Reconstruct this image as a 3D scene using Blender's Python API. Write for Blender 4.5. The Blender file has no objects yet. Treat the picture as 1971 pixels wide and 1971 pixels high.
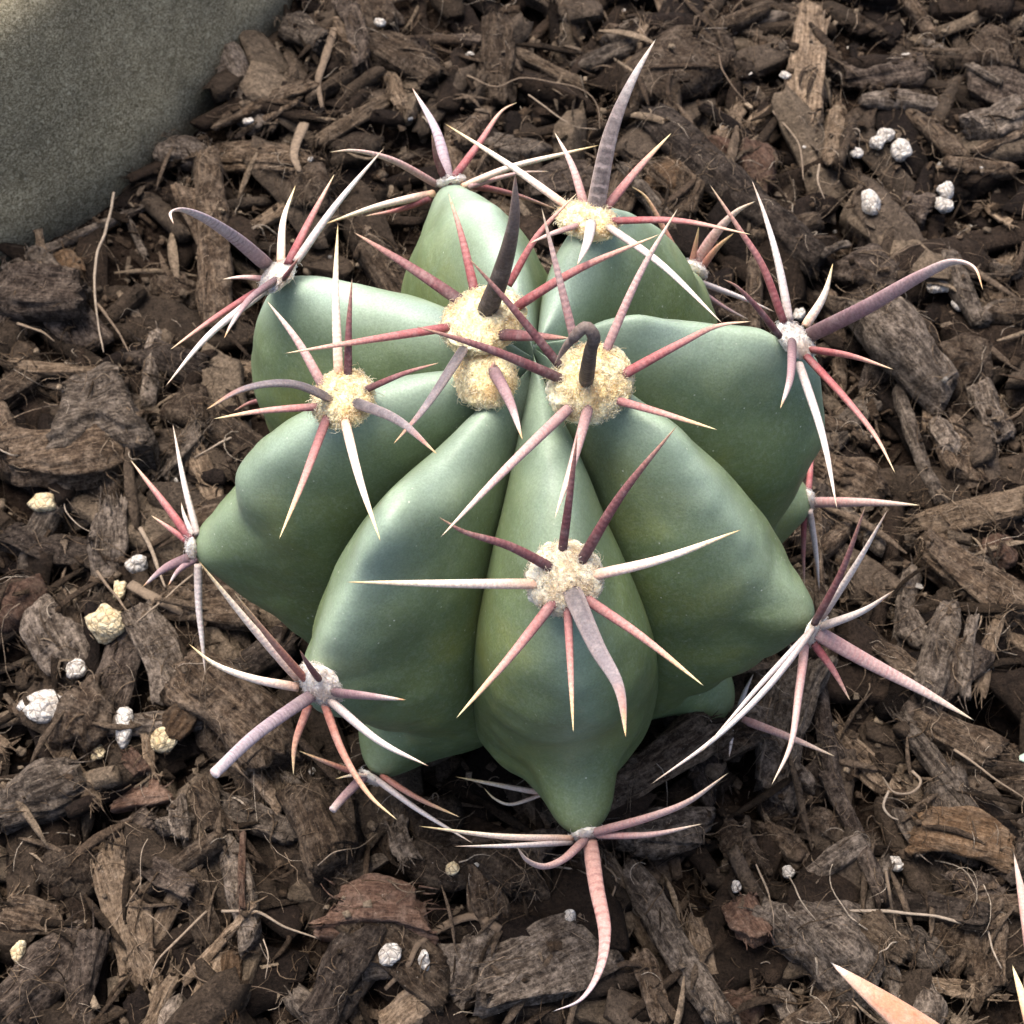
import bpy, math, random
import numpy as np
from mathutils import Vector
rng = np.random.default_rng(7)
random.seed(7)
S = 0.01                      # everything below is written in centimetres, meshes are stored in metres
scene = bpy.context.scene
col = scene.collection

# ------------------------------------------------------------------ camera, sky, sun, exposure
FOV = math.radians(34.0)
CAM = np.array([-0.21, -9.786, 18.782])
TGT = np.array([-0.21, -0.161, 2.40])
FW = (TGT-CAM)/np.linalg.norm(TGT-CAM)
RT = np.array([1.0, 0, 0]); UP = np.cross(RT, FW)
cd = bpy.data.cameras.new('camera'); co = bpy.data.objects.new('camera', cd); col.objects.link(co)
co.location = Vector(CAM*S)
co.rotation_euler = Vector(FW).to_track_quat('-Z', 'Y').to_euler()
cd.sensor_width = 36; cd.angle = FOV; cd.clip_start = 0.005; cd.clip_end = 50
cd.dof.use_dof = True; cd.dof.focus_distance = 0.163; cd.dof.aperture_fstop = 115
scene.camera = co
SUN_EL, SUN_AZ = math.radians(66), math.radians(120)     # direction the light comes from, azimuth from +X towards +Y
w = bpy.data.worlds.new('World'); scene.world = w; w.use_nodes = True
nt = w.node_tree; nt.nodes.clear()
sk = nt.nodes.new('ShaderNodeTexSky'); sk.sky_type = 'NISHITA'; sk.sun_disc = False
sk.air_density = 0.6; sk.dust_density = 4.0; sk.ozone_density = 0.3
sk.sun_elevation = SUN_EL; sk.sun_rotation = math.pi/2-SUN_AZ
bg = nt.nodes.new('ShaderNodeBackground'); bg.inputs['Strength'].default_value = 0.095
wo = nt.nodes.new('ShaderNodeOutputWorld')
nt.links.new(sk.outputs[0], bg.inputs[0]); nt.links.new(bg.outputs[0], wo.inputs[0])
sd = bpy.data.lights.new('sun', 'SUN'); so = bpy.data.objects.new('sun', sd); col.objects.link(so)
sd.energy = 1.5; sd.angle = math.radians(42); sd.color = (1, 0.94, 0.85)
sdir = Vector((math.cos(SUN_EL)*math.cos(SUN_AZ), math.cos(SUN_EL)*math.sin(SUN_AZ), math.sin(SUN_EL)))
so.rotation_euler = sdir.to_track_quat('Z', 'Y').to_euler(); so.location = (0, 0, 1)
vs = scene.view_settings
vs.view_transform = 'Standard'; vs.look = 'None'; vs.gamma = 1; vs.exposure = 2.12; vs.use_curve_mapping = False

# ------------------------------------------------------------------ pixel <-> place (photograph is 1971 px square)
FPX = 0.5*1971/math.tan(FOV/2)
def ray(x, y): return FW+RT*(x-985.5)/FPX-UP*(y-985.5)/FPX
def at_z(x, y, z):
    d = ray(x, y); return CAM+d*((z-CAM[2])/d[2])
def at_depth(x, y, t): return CAM+ray(x, y)*t
def depth(P): return float((np.asarray(P)-CAM)@FW)
def px(P):
    d = np.asarray(P)-CAM; k = d@FW
    return 985.5+FPX*(d@RT)/k, 985.5-FPX*(d@UP)/k
CROP = {'1': (300, 50, .36232), '2': (800, 50, .36232), '3': (1271, 300, .36232), '4': (200, 700, .36232), '5': (800, 700, .36232),
        '6': (1271, 900, .36232), '7': (350, 1271, .36232), '8': (800, 1271, .36232), 's': (0, 0, 1.0),
        'a': (0, 0, .31056), 'b': (500, 0, .36232), 'c': (1371, 0, .31056), 'd': (0, 400, .31056), 'e': (0, 900, .31056),
        'f': (0, 1371, .31056), 'g': (1371, 1371, .31056), 'h': (1371, 500, .31056)}
def cpx(c, p):
    o = CROP[c]; return (o[0]+p[0]*o[2], o[1]+p[1]*o[2])

# ------------------------------------------------------------------ helpers
def vnoise(P, seed=0):
    P = np.asarray(P, float); i = np.floor(P).astype(np.int64); f = P-i; f = f*f*(3-2*f)
    def h(a, b, c):
        n = (a*374761393+b*668265263+c*2147483647+seed*1274126177) & 0xffffffff
        n = ((n ^ (n >> 13))*1274126177) & 0xffffffff
        n = ((n ^ (n >> 16))*2246822519) & 0xffffffff
        return ((n ^ (n >> 15)) & 0xffffff)/0xffffff
    x, y, z = i[..., 0], i[..., 1], i[..., 2]; u, v, q = f[..., 0], f[..., 1], f[..., 2]
    r = 0
    for a in (0, 1):
        for b in (0, 1):
            for c in (0, 1):
                r = r+h(x+a, y+b, z+c)*(u if a else 1-u)*(v if b else 1-v)*(q if c else 1-q)
    return r*2-1
def fbm(P, seed=0, oct=3):
    P = np.asarray(P, float); r = 0; a = 1
    for o in range(oct): r = r+a*vnoise(P*2**o, seed+o*17); a *= .5
    return r
def mesh(name, V, Fc, mat=None, smooth=True, attrs=None):
    me = bpy.data.meshes.new(name)
    me.from_pydata((np.asarray(V, float)*S).tolist(), [], Fc if isinstance(Fc, list) else Fc.tolist())
    if smooth: me.polygons.foreach_set('use_smooth', [True]*len(me.polygons))
    if mat: me.materials.append(mat)
    for k, a in (attrs or {}).items():
        a = np.asarray(a, np.float32)
        if a.ndim == 2:
            at = me.attributes.new(k, 'FLOAT_COLOR', 'POINT'); b = np.ones((len(a), 4), np.float32); b[:, :3] = a
            at.data.foreach_set('color', b.ravel())
        else:
            at = me.attributes.new(k, 'FLOAT', 'POINT'); at.data.foreach_set('value', a)
    me.update(); return me
def obj(name, me, parent=None, loc=None):
    o = bpy.data.objects.new(name, me); col.objects.link(o)
    if parent is not None: o.parent = parent
    if loc is not None: o.location = Vector(np.asarray(loc, float)*S)
    return o
def tag(o, label=None, cat=None, group=None, kind=None):
    if label: o['label'] = label
    if cat: o['category'] = cat
    if group: o['group'] = group
    if kind: o['kind'] = kind
    return o
def grid_faces(n, m, wrap=False):
    f = []
    for i in range(n-1):
        for j in range(m if wrap else m-1):
            k = (j+1) % m; f.append((i*m+j, i*m+k, (i+1)*m+k, (i+1)*m+j))
    return f
def spline(pts, n):
    p = np.asarray(pts, float)
    if len(p) == 2:
        t = np.linspace(0, 1, n)[:, None]; return p[0]*(1-t)+p[1]*t
    d = np.r_[0, np.cumsum(np.maximum(np.linalg.norm(np.diff(p, axis=0), axis=1), 1e-6)**.5)]
    q = np.vstack([2*p[0]-p[1], p, 2*p[-1]-p[-2]]); dd = np.r_[-(d[1]-d[0]), d, 2*d[-1]-d[-2]]
    out = []
    for t in np.linspace(0, d[-1], n):
        k = min(max(np.searchsorted(d, t, 'right')-1, 0), len(p)-2)+1
        t0, t1, t2, t3 = dd[k-1:k+3]; P0, P1, P2, P3 = q[k-1:k+3]
        A1 = (t1-t)/(t1-t0)*P0+(t-t0)/(t1-t0)*P1; A2 = (t2-t)/(t2-t1)*P1+(t-t1)/(t2-t1)*P2; A3 = (t3-t)/(t3-t2)*P2+(t-t2)/(t3-t2)*P3
        B1 = (t2-t)/(t2-t0)*A1+(t-t0)/(t2-t0)*A2; B2 = (t3-t)/(t3-t1)*A2+(t-t1)/(t3-t1)*A3
        out.append((t2-t)/(t2-t1)*B1+(t-t1)/(t2-t1)*B2)
    return np.array(out)
def unit(v): v = np.asarray(v, float); return v/max(np.linalg.norm(v), 1e-9)

# ------------------------------------------------------------------ node materials
class Mat:
    def __init__(self, name, rough=.8, spec=.3):
        self.m = bpy.data.materials.new(name); self.m.use_nodes = True
        self.t = self.m.node_tree; self.b = self.t.nodes['Principled BSDF']
        self.b.inputs['Roughness'].default_value = rough; self.b.inputs['Specular IOR Level'].default_value = spec
    def n(self, ty, **kw):
        o = self.t.nodes.new(ty)
        for k, v in kw.items():
            if k.startswith('_'): setattr(o, k[1:], v)
            else: self.set(o, k, v)
        return o
    def set(self, o, k, v):
        s = o.inputs[int(k[1:])] if k[0] == 'i' and k[1:].isdigit() else o.inputs[k.replace('__', ' ')]
        if hasattr(v, 'is_output') or isinstance(v, bpy.types.NodeSocket): self.t.links.new(v, s)
        else: s.default_value = v
    def coord(self, scale=(100, 100, 100), kind='Object'):
        tc = self.n('ShaderNodeTexCoord'); mp = self.n('ShaderNodeMapping')
        self.t.links.new(tc.outputs[kind], mp.inputs[0]); mp.inputs['Scale'].default_value = scale
        return mp.outputs[0]
    def noise(self, v, scale, detail=4, rough=.6, dist=0):
        o = self.n('ShaderNodeTexNoise', Scale=scale, Detail=detail, Roughness=rough, Distortion=dist)
        self.t.links.new(v, o.inputs['Vector']); return o.outputs['Fac']
    def ramp(self, f, stops, interp='LINEAR'):
        o = self.n('ShaderNodeValToRGB'); self.t.links.new(f, o.inputs[0]); r = o.color_ramp; r.interpolation = interp
        while len(r.elements) < len(stops): r.elements.new(.5)
        for e, (p, c) in zip(r.elements, stops):
            e.position = p; e.color = (*c, 1) if len(c) == 3 else c
        return o.outputs[0]
    def mix(self, f, a, b, mode='MIX'):
        o = self.n('ShaderNodeMix', _data_type='RGBA', _blend_type=mode)
        for k, v in ((0, f), (6, a), (7, b)):
            if isinstance(v, bpy.types.NodeSocket): self.t.links.new(v, o.inputs[k])
            else: o.inputs[k].default_value = (*v, 1) if isinstance(v, tuple) and len(v) == 3 else v
        return o.outputs[2]
    def math(self, op, a, b=0.0):
        o = self.n('ShaderNodeMath', _operation=op)
        for k, v in ((0, a), (1, b)):
            if isinstance(v, bpy.types.NodeSocket): self.t.links.new(v, o.inputs[k])
            else: o.inputs[k].default_value = v
        return o.outputs[0]
    def attr(self, name, out='Fac'): return self.n('ShaderNodeAttribute', _attribute_name=name).outputs[out]
    def bump(self, h, strength=.5, dist=.0003, prev=None):
        o = self.n('ShaderNodeBump', Strength=strength, Distance=dist); self.t.links.new(h, o.inputs['Height'])
        if prev is not None: self.t.links.new(prev, o.inputs['Normal'])
        return o.outputs[0]
    def done(self, colr=None, normal=None, rough=None):
        if colr is not None: self.set(self.b, 'Base__Color', colr)
        if normal is not None: self.t.links.new(normal, self.b.inputs['Normal'])
        if rough is not None: self.t.links.new(rough, self.b.inputs['Roughness'])
        return self.m

def m_skin():
    M = Mat('cactus_skin', .5, .3); v = M.coord()
    n1 = M.noise(v, 1.1, 4, .55); n2 = M.noise(v, 6, 5, .65); n3 = M.noise(v, 45, 3, .6)
    base = M.ramp(n1, [(.32, (.088, .114, .034)), (.5, (.098, .132, .048)), (.68, (.132, .152, .038))])
    base = M.mix(M.math('MULTIPLY', n2, .2), base, (.10, .148, .075))
    # waxy bloom, with sky sheen painted in, thickest along the crest of a rib and rubbed off in patches
    bl = M.math('MULTIPLY', M.attr('bloom_sheen'), M.ramp(n1, [(.3, (.62,)*3), (.62, (1,)*3)]))
    base = M.mix(M.math('MULTIPLY', bl, .8), base, (.30, .385, .315))
    vo = M.n('ShaderNodeTexVoronoi', Scale=7.0, Randomness=1.0); M.t.links.new(v, vo.inputs['Vector'])
    sp = M.ramp(vo.outputs['Distance'], [(.05, (1,)*3), (.085, (0,)*3)])
    sp = M.math('MULTIPLY', sp, M.ramp(M.noise(v, 3, 2), [(.42, (0,)*3), (.52, (1,)*3)]))
    base = M.mix(M.math('MULTIPLY', sp, .65), base, (.5, .52, .42))
    fine = M.ramp(n3, [(.35, (.86,)*3), (.7, (1.14,)*3)])
    base = M.mix(1.0, base, fine, 'MULTIPLY')
    chalk = M.ramp(M.noise(v, 17, 5, .75, .5), [(.48, (0,)*3), (.72, (1,)*3)])
    base = M.mix(M.math('MULTIPLY', chalk, .22), base, (.30, .36, .29))
    scar = M.ramp(M.noise(v, 4.3, 6, .75, .6), [(.685, (0,)*3), (.72, (1,)*3)])
    base = M.mix(M.math('MULTIPLY', scar, .4), base, (.40, .42, .33))
    nb = M.bump(n3, .10, .0004); nb = M.bump(n2, .05, .0012, nb)
    M.b.inputs['Subsurface Weight'].default_value = .12; M.b.inputs['Subsurface Radius'].default_value = (.0008, .0012, .0005)
    M.b.inputs['Subsurface Scale'].default_value = 1.0
    return M.done(base, nb, M.ramp(n2, [(.3, (.42,)*3), (.7, (.56,)*3)]))
SKIN = m_skin()

def m_spine(name, stops, band=.25, bandcol=(.12, .05, .05), freq=105, edge=None):
    M = Mat('spine_'+name, .62, .3); t = M.attr('t'); d = M.attr('d'); v = M.coord()
    n = M.noise(v, 9, 3); tt = M.math('ADD', t, M.math('MULTIPLY', M.math('SUBTRACT', n, .5), .12))
    c = M.ramp(tt, stops)
    wob = M.math('ADD', M.math('MULTIPLY', d, freq), M.math('MULTIPLY', M.noise(v, 14, 2), 5))
    sn = M.math('SINE', wob)
    bf = M.ramp(sn, [(.1, (0,)*3), (.85, (1,)*3)])
    fade = M.ramp(t, [(.0, (.6,)*3), (.3, (1,)*3), (.62, (.8,)*3), (.85, (0,)*3)])
    patch = M.ramp(M.noise(v, 5, 2), [(.4, (.15,)*3), (.6, (1,)*3)])
    f = M.math('MULTIPLY', M.math('MULTIPLY', bf, fade), M.math('MULTIPLY', patch, band*.85))
    c = M.mix(f, c, bandcol)
    hs = M.n('ShaderNodeHueSaturation', Saturation=.96); M.t.links.new(c, hs.inputs['Color']); c = hs.outputs[0]
    if edge: c = M.mix(M.math('MULTIPLY', M.attr('rim'), .75), c, edge)
    fl = M.noise(v, 40, 3, .7)
    dst = M.ramp(M.noise(v, 7, 4, .7), [(.48, (0,)*3), (.68, (1,)*3)])
    c = M.mix(M.math('MULTIPLY', dst, .16), c, (.50, .42, .38))
    c = M.mix(1.0, c, M.ramp(fl, [(.3, (.72,)*3), (.7, (1.2,)*3)]), 'MULTIPLY')
    nb = M.bump(sn, .10, .0002); nb = M.bump(fl, .2, .0002, nb)
    M.b.inputs['Subsurface Weight'].default_value = .15; M.b.inputs['Subsurface Radius'].default_value = (.0006, .0003, .0002)
    M.b.inputs['Subsurface Scale'].default_value = 1.0
    return M.done(c, nb)
SP = {
 'red': m_spine('red', [(0, (.11, .030, .034)), (.18, (.25, .060, .062)), (.55, (.36, .145, .130)), (.82, (.50, .30, .22)), (1, (.60, .45, .26))], .3, (.20, .03, .035)),
 'maroon': m_spine('maroon', [(0, (.060, .036, .035)), (.25, (.13, .044, .047)), (.6, (.20, .080, .078)), (.85, (.30, .15, .115)), (1, (.45, .30, .18))], .3, (.07, .02, .02)),
 'pink': m_spine('pink', [(0, (.24, .15, .14)), (.2, (.38, .22, .20)), (.6, (.50, .34, .30)), (.85, (.56, .43, .34)), (1, (.58, .45, .28))], .4, (.36, .12, .12)),
 'white': m_spine('white', [(0, (.32, .26, .23)), (.2, (.47, .40, .37)), (.6, (.60, .53, .48)), (.88, (.54, .44, .36)), (1, (.42, .29, .18))], .14, (.52, .36, .34)),
 'ivory': m_spine('ivory', [(0, (.52, .31, .20)), (.25, (.68, .52, .42)), (.6, (.74, .62, .48)), (.88, (.72, .55, .30)), (1, (.55, .36, .14))], .16, (.56, .32, .26)),
 'orange': m_spine('orange', [(0, (.26, .09, .065)), (.35, (.38, .17, .12)), (.62, (.46, .25, .16)), (.85, (.56, .38, .20)), (1, (.60, .45, .24))], .2, (.34, .1, .06)),
 'yellow': m_spine('yellow', [(0, (.15, .06, .06)), (.3, (.36, .15, .135)), (.6, (.48, .25, .20)), (.8, (.60, .39, .21)), (1, (.66, .53, .27))], .2, (.3, .08, .06)),
 'grey': m_spine('grey', [(0, (.040, .034, .035)), (.25, (.095, .080, .086)), (.65, (.17, .142, .150)), (.84, (.28, .14, .11)), (1, (.52, .33, .13))], .2, (.12, .09, .1), 85, (.44, .36, .33)),
 'dark': m_spine('dark', [(0, (.040, .033, .028)), (.4, (.070, .052, .044)), (.72, (.16, .12, .10)), (.9, (.34, .24, .19)), (1, (.42, .30, .2))], .3, (.03, .02, .02)),
 'banded': m_spine('banded', [(0, (.034, .027, .026)), (.35, (.062, .048, .048)), (.6, (.12, .098, .096)), (.8, (.36, .33, .31)), (1, (.50, .41, .30))], .75, (.22, .175, .17), 62, (.42, .34, .30)),
 'lilac': m_spine('lilac', [(0, (.15, .105, .115)), (.3, (.29, .22, .245)), (.7, (.43, .355, .375)), (.93, (.48, .38, .32)), (1, (.36, .18, .08))], .75, (.15, .10, .12), 80),
 'mauve': m_spine('mauve', [(0, (.10, .062, .066)), (.3, (.21, .125, .135)), (.6, (.33, .215, .215)), (.82, (.50, .41, .37)), (.95, (.48, .26, .12)), (1, (.56, .40, .2))], .25, (.2, .12, .13)),
 'tip': m_spine('tip', [(0, (.3, .08, .05)), (.45, (.36, .12, .06)), (.8, (.40, .15, .075)), (.93, (.46, .28, .20)), (1, (.50, .43, .37))], .3, (.30, .09, .045), 60, (.60, .42, .30)),
 'npink': m_spine('npink', [(0, (.3, .12, .1)), (.5, (.36, .18, .15)), (.85, (.40, .24, .20)), (.96, (.36, .27, .22)), (1, (.30, .25, .2))], .3, (.28, .1, .08), 60),
 'salmon': m_spine('salmon', [(0, (.38, .21, .17)), (.4, (.42, .23, .20)), (.7, (.45, .30, .28)), (.9, (.46, .39, .40)), (1, (.55, .48, .46))], .9, (.22, .09, .08), 62),
}
def m_wool(name, a, b):
    M = Mat(name, .9, .1); v = M.coord()
    c = M.mix(M.ramp(M.noise(v, 3.2, 3), [(.4, (0,)*3), (.62, (1,)*3)]), a, b)
    c = M.mix(1.0, c, M.ramp(M.noise(v, 30, 3, .7), [(.3, (.8,)*3), (.7, (1.08,)*3)]), 'MULTIPLY')
    M.b.inputs['Subsurface Weight'].default_value = .6; M.b.inputs['Subsurface Radius'].default_value = (.0014, .0011, .0007)
    M.b.inputs['Subsurface Scale'].default_value = 1.0
    return M.done(c, M.bump(M.noise(v, 40, 3, .7), .45, .0004))
WOOL_Y = m_wool('young_wool', (.92, .80, .48), (.80, .58, .27))
WOOL_M = m_wool('mid_wool', (.80, .70, .50), (.66, .50, .30))
WOOL_W = m_wool('old_wool', (.80, .75, .67), (.62, .50, .40))

def m_bark(name, c0, c1, c2, dust=(.20, .17, .14), dustamt=.45, grain=(.8, 6, 6), bump=.9, rand=.5):
    M = Mat(name, .92, .12); v = M.coord()
    oi = M.n('ShaderNodeObjectInfo'); rnd = oi.outputs['Random']
    vg = M.n('ShaderNodeMapping'); M.t.links.new(v, vg.inputs[0]); vg.inputs['Scale'].default_value = grain
    off = M.n('ShaderNodeCombineXYZ'); M.t.links.new(M.math('MULTIPLY', rnd, 37.0), off.inputs[0]); M.t.links.new(off.outputs[0], vg.inputs['Location'])
    g = M.noise(vg.outputs[0], 3.2, 6, .68, .4); f = M.noise(v, 22, 4, .7); l = M.noise(v, 2.4, 3)
    c = M.ramp(g, [(.28, c0), (.5, c1), (.74, c2)])
    du = M.ramp(M.noise(v, 5.5, 5, .72), [(.44, (0,)*3), (.66, (1,)*3)])
    c = M.mix(M.math('MULTIPLY', du, dustamt), c, dust)
    c = M.mix(1.0, c, M.ramp(f, [(.28, (.5,)*3), (.5, (1,)*3), (.75, (1.5,)*3)]), 'MULTIPLY')
    c = M.mix(1.0, c, M.ramp(rnd, [(0, (1-rand*.8,)*3), (1, (1+rand,)*3)]), 'MULTIPLY')
    sp = M.ramp(M.noise(v, 38, 2, .5), [(.70, (0,)*3), (.76, (1,)*3)])
    c = M.mix(M.math('MULTIPLY', sp, .45), c, (.42, .37, .31))
    nb = M.bump(g, bump, .0011); nb = M.bump(f, bump*.8, .0006, nb); nb = M.bump(l, .4, .002, nb)
    return M.done(c, nb)
BK = {
 'brown': m_bark('bark_brown', (.006, .004, .003), (.037, .024, .015), (.150, .106, .070), (.185, .140, .102)),
 'dark': m_bark('bark_dark', (.004, .003, .0025), (.023, .016, .012), (.095, .071, .054), (.15, .117, .093)),
 'grey': m_bark('bark_grey', (.007, .005, .004), (.048, .036, .027), (.185, .148, .113), (.24, .195, .157), .5),
 'tan': m_bark('bark_tan', (.030, .019, .012), (.110, .076, .049), (.255, .188, .128), (.26, .20, .145), .35, (.6, 9, 9)),
 'amber': m_bark('bark_amber', (.022, .012, .007), (.080, .047, .025), (.175, .112, .066), (.13, .098, .07), .45),
 'red': m_bark('bark_red', (.028, .015, .011), (.088, .050, .034), (.165, .105, .076), (.15, .11, .085), .45),
 'clod': m_bark('peat_clod', (.008, .005, .004), (.036, .024, .016), (.100, .072, .050), (.15, .115, .085), .6, (7, 7, 7), 1.2),
}
def m_perlite(name, a, b):
    M = Mat(name, .85, .2); v = M.coord(); n = M.noise(v, 9, 5, .7)
    vo = M.n('ShaderNodeTexVoronoi', Scale=11.0, _feature='DISTANCE_TO_EDGE'); M.t.links.new(v, vo.inputs['Vector'])
    cr = M.ramp(vo.outputs['Distance'], [(.02, (.45,)*3), (.07, (1,)*3)])
    c = M.mix(1.0, M.ramp(n, [(.3, b), (.6, a)]), cr, 'MULTIPLY')
    nb = M.bump(vo.outputs['Distance'], .5, .0012); nb = M.bump(n, .5, .001, nb)
    return M.done(c, nb)
PERL = m_perlite('perlite_white', (.50, .47, .43), (.20, .16, .12)); PERY = m_perlite('perlite_cream', (.52, .44, .29), (.30, .20, .09))
def m_soil():
    M = Mat('soil', .97, .05); v = M.coord(); a = M.noise(v, 2, 6, .7); b = M.noise(v, 14, 5, .75)
    c = M.ramp(b, [(.3, (.006, .004, .003)), (.52, (.020, .013, .009)), (.75, (.055, .040, .029))])
    c = M.mix(1.0, c, M.ramp(a, [(.3, (.6,)*3), (.7, (1.35,)*3)]), 'MULTIPLY')
    nb = M.bump(b, 1.0, .0012)
    return M.done(c, nb)
SOIL = m_soil()
def m_litter(name, dark=1.0):
    M = Mat(name, .92, .1); v = M.coord()
    c = M.attr('tone', 'Color'); f = M.noise(v, 26, 4, .7); g = M.noise(v, 7, 5, .75, .8)
    c = M.mix(1.0, c, M.ramp(g, [(.3, (.4,)*3), (.5, (1,)*3), (.72, (1.6,)*3)]), 'MULTIPLY')
    c = M.mix(1.0, c, M.ramp(f, [(.28, (.45,)*3), (.72, (1.45,)*3)]), 'MULTIPLY')
    return M.done(c, M.bump(f, .8, .0006, M.bump(g, .8, .0016)))
LIT = m_litter('litter')
def m_fibre():
    M = Mat('fibre', .85, .15); v = M.coord(); oi = M.n('ShaderNodeObjectInfo')
    c = M.ramp(oi.outputs['Random'], [(0, (.085, .06, .041)), (.5, (.16, .12, .085)), (1, (.27, .22, .17))])
    f = M.noise(v, 16, 3, .7)
    c = M.mix(1.0, c, M.ramp(f, [(.3, (.6,)*3), (.7, (1.25,)*3)]), 'MULTIPLY')
    return M.done(c, M.bump(f, .5, .0003))
FIB = m_fibre()
def m_stone():
    M = Mat('planter_stone', .62, .35); v = M.coord()
    s = M.n('ShaderNodeMapping'); M.t.links.new(v, s.inputs[0]); s.inputs['Scale'].default_value = (1, 1, 1.3)
    a = M.noise(s.outputs[0], 13, 6, .85, 2.5); b = M.noise(v, .8, 3)
    c = M.ramp(a, [(.41, (.075, .060, .028)), (.5, (.215, .182, .105)), (.59, (.58, .52, .36))])
    c = M.mix(1.0, c, M.ramp(b, [(.3, (.75,)*3), (.7, (1.2,)*3)]), 'MULTIPLY')
    pit = M.ramp(M.noise(v, 3.5, 6, .8), [(.34, (.7,)*3), (.46, (1,)*3)])
    c = M.mix(1.0, c, pit, 'MULTIPLY')
    sp = M.ramp(M.noise(v, 34, 2, .5), [(.71, (0,)*3), (.76, (1,)*3)])
    c = M.mix(M.math('MULTIPLY', sp, .5), c, (.45, .43, .36))
    return M.done(c, M.bump(a, .8, .0008))
STONE = m_stone()

# ------------------------------------------------------------------ ground
XR, YR = (-11.5, 11.5), (-9.0, 14.0)
def soil_z(x, y):
    P = np.stack([np.asarray(x)*.45, np.asarray(y)*.45, np.zeros_like(np.asarray(x, float))], -1)
    return .20*fbm(P, 3, 3)-.55
n = 330
gx = np.linspace(*XR, n); gy = np.linspace(*YR, n); X, Y = np.meshgrid(gx, gy)
P3 = np.stack([X, Y, 0*X], -1)
Z = soil_z(X, Y)+.06*fbm(P3*2.6, 11, 3)+.03*fbm(P3*9, 5, 2)
V = np.stack([X, Y, Z], -1).reshape(-1, 3)
# skirt that carries the soil sheet on past the frame
ring = []
b0 = len(V)
idx = [(0, j) for j in range(n)]+[(i, n-1) for i in range(1, n)]+[(n-1, j) for j in range(n-2, -1, -1)]+[(i, 0) for i in range(n-2, 0, -1)]
far = []
for (i, j) in idx:
    p = np.array([X[i, j], Y[i, j]]); c0 = np.array([0, 2.5]); q = c0+(p-c0)*3.0
    far.append((q[0], q[1], -.55))
F0 = grid_faces(n, n)
m_ = len(idx)
for k in range(m_):
    a = idx[k][0]*n+idx[k][1]; kk = (k+1) % m_; b = idx[kk][0]*n+idx[kk][1]
    F0.append((a, b0+k, b0+kk, b))
soil = obj('soil', mesh('soil', np.vstack([V, far]), F0, SOIL)); tag(soil, 'dark brown peaty potting soil under the bark chips', 'soil', kind='structure')

# height map that loose pieces settle on
HN = 240
HX = np.linspace(*XR, HN); HY = np.linspace(*YR, HN); HXX, HYY = np.meshgrid(HX, HY)
H = soil_z(HXX, HYY)+.03
def hget(x, y):
    i = np.clip(np.round((np.asarray(y)-YR[0])/(YR[1]-YR[0])*(HN-1)).astype(int), 0, HN-1)
    j = np.clip(np.round((np.asarray(x)-XR[0])/(XR[1]-XR[0])*(HN-1)).astype(int), 0, HN-1)
    return H[i, j]

# ------------------------------------------------------------------ smooth olive-grey stone block, upper left
base_px = [(-420, 640), (-200, 548), (0, 462), (135, 385), (245, 305), (308, 240), (366, 172), (438, 92), (520, 0), (600, -95), (690, -210)]
BL = spline([at_z(x, y, .1)[:2] for x, y in base_px], 70)
tan_ = np.gradient(BL, axis=0); tan_ /= np.linalg.norm(tan_, axis=1)[:, None]
nrm = np.stack([-tan_[:, 1], tan_[:, 0]], 1)           # points away from the cactus, into the block
if (nrm[35] @ np.array([-1, 1])) < 0: nrm = -nrm
prof = [(-.05, -.9), (0, 0), (.25, .8), (.5, 1.6), (.70, 2.25), (.84, 2.6), (1.06, 2.84), (1.5, 2.92), (3.2, 2.95), (6.5, 2.95)]
PR = spline(prof, 46)
V = np.array([[BL[i, 0]+nrm[i, 0]*o, BL[i, 1]+nrm[i, 1]*o, z] for o, z in PR for i in range(len(BL))])
V[:, :] += (fbm(V*.5, 21, 2)*.05)[:, None]*np.array([.6, -.6, .5])
stone = obj('stone_block', mesh('stone_block', V, grid_faces(len(PR), len(BL)), STONE))
sm = stone.modifiers.new('thick', 'SOLIDIFY'); sm.thickness = .004; sm.offset = -1
tag(stone, 'smooth olive-grey rounded stone block rising out of the bark mulch', 'stone')

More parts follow.
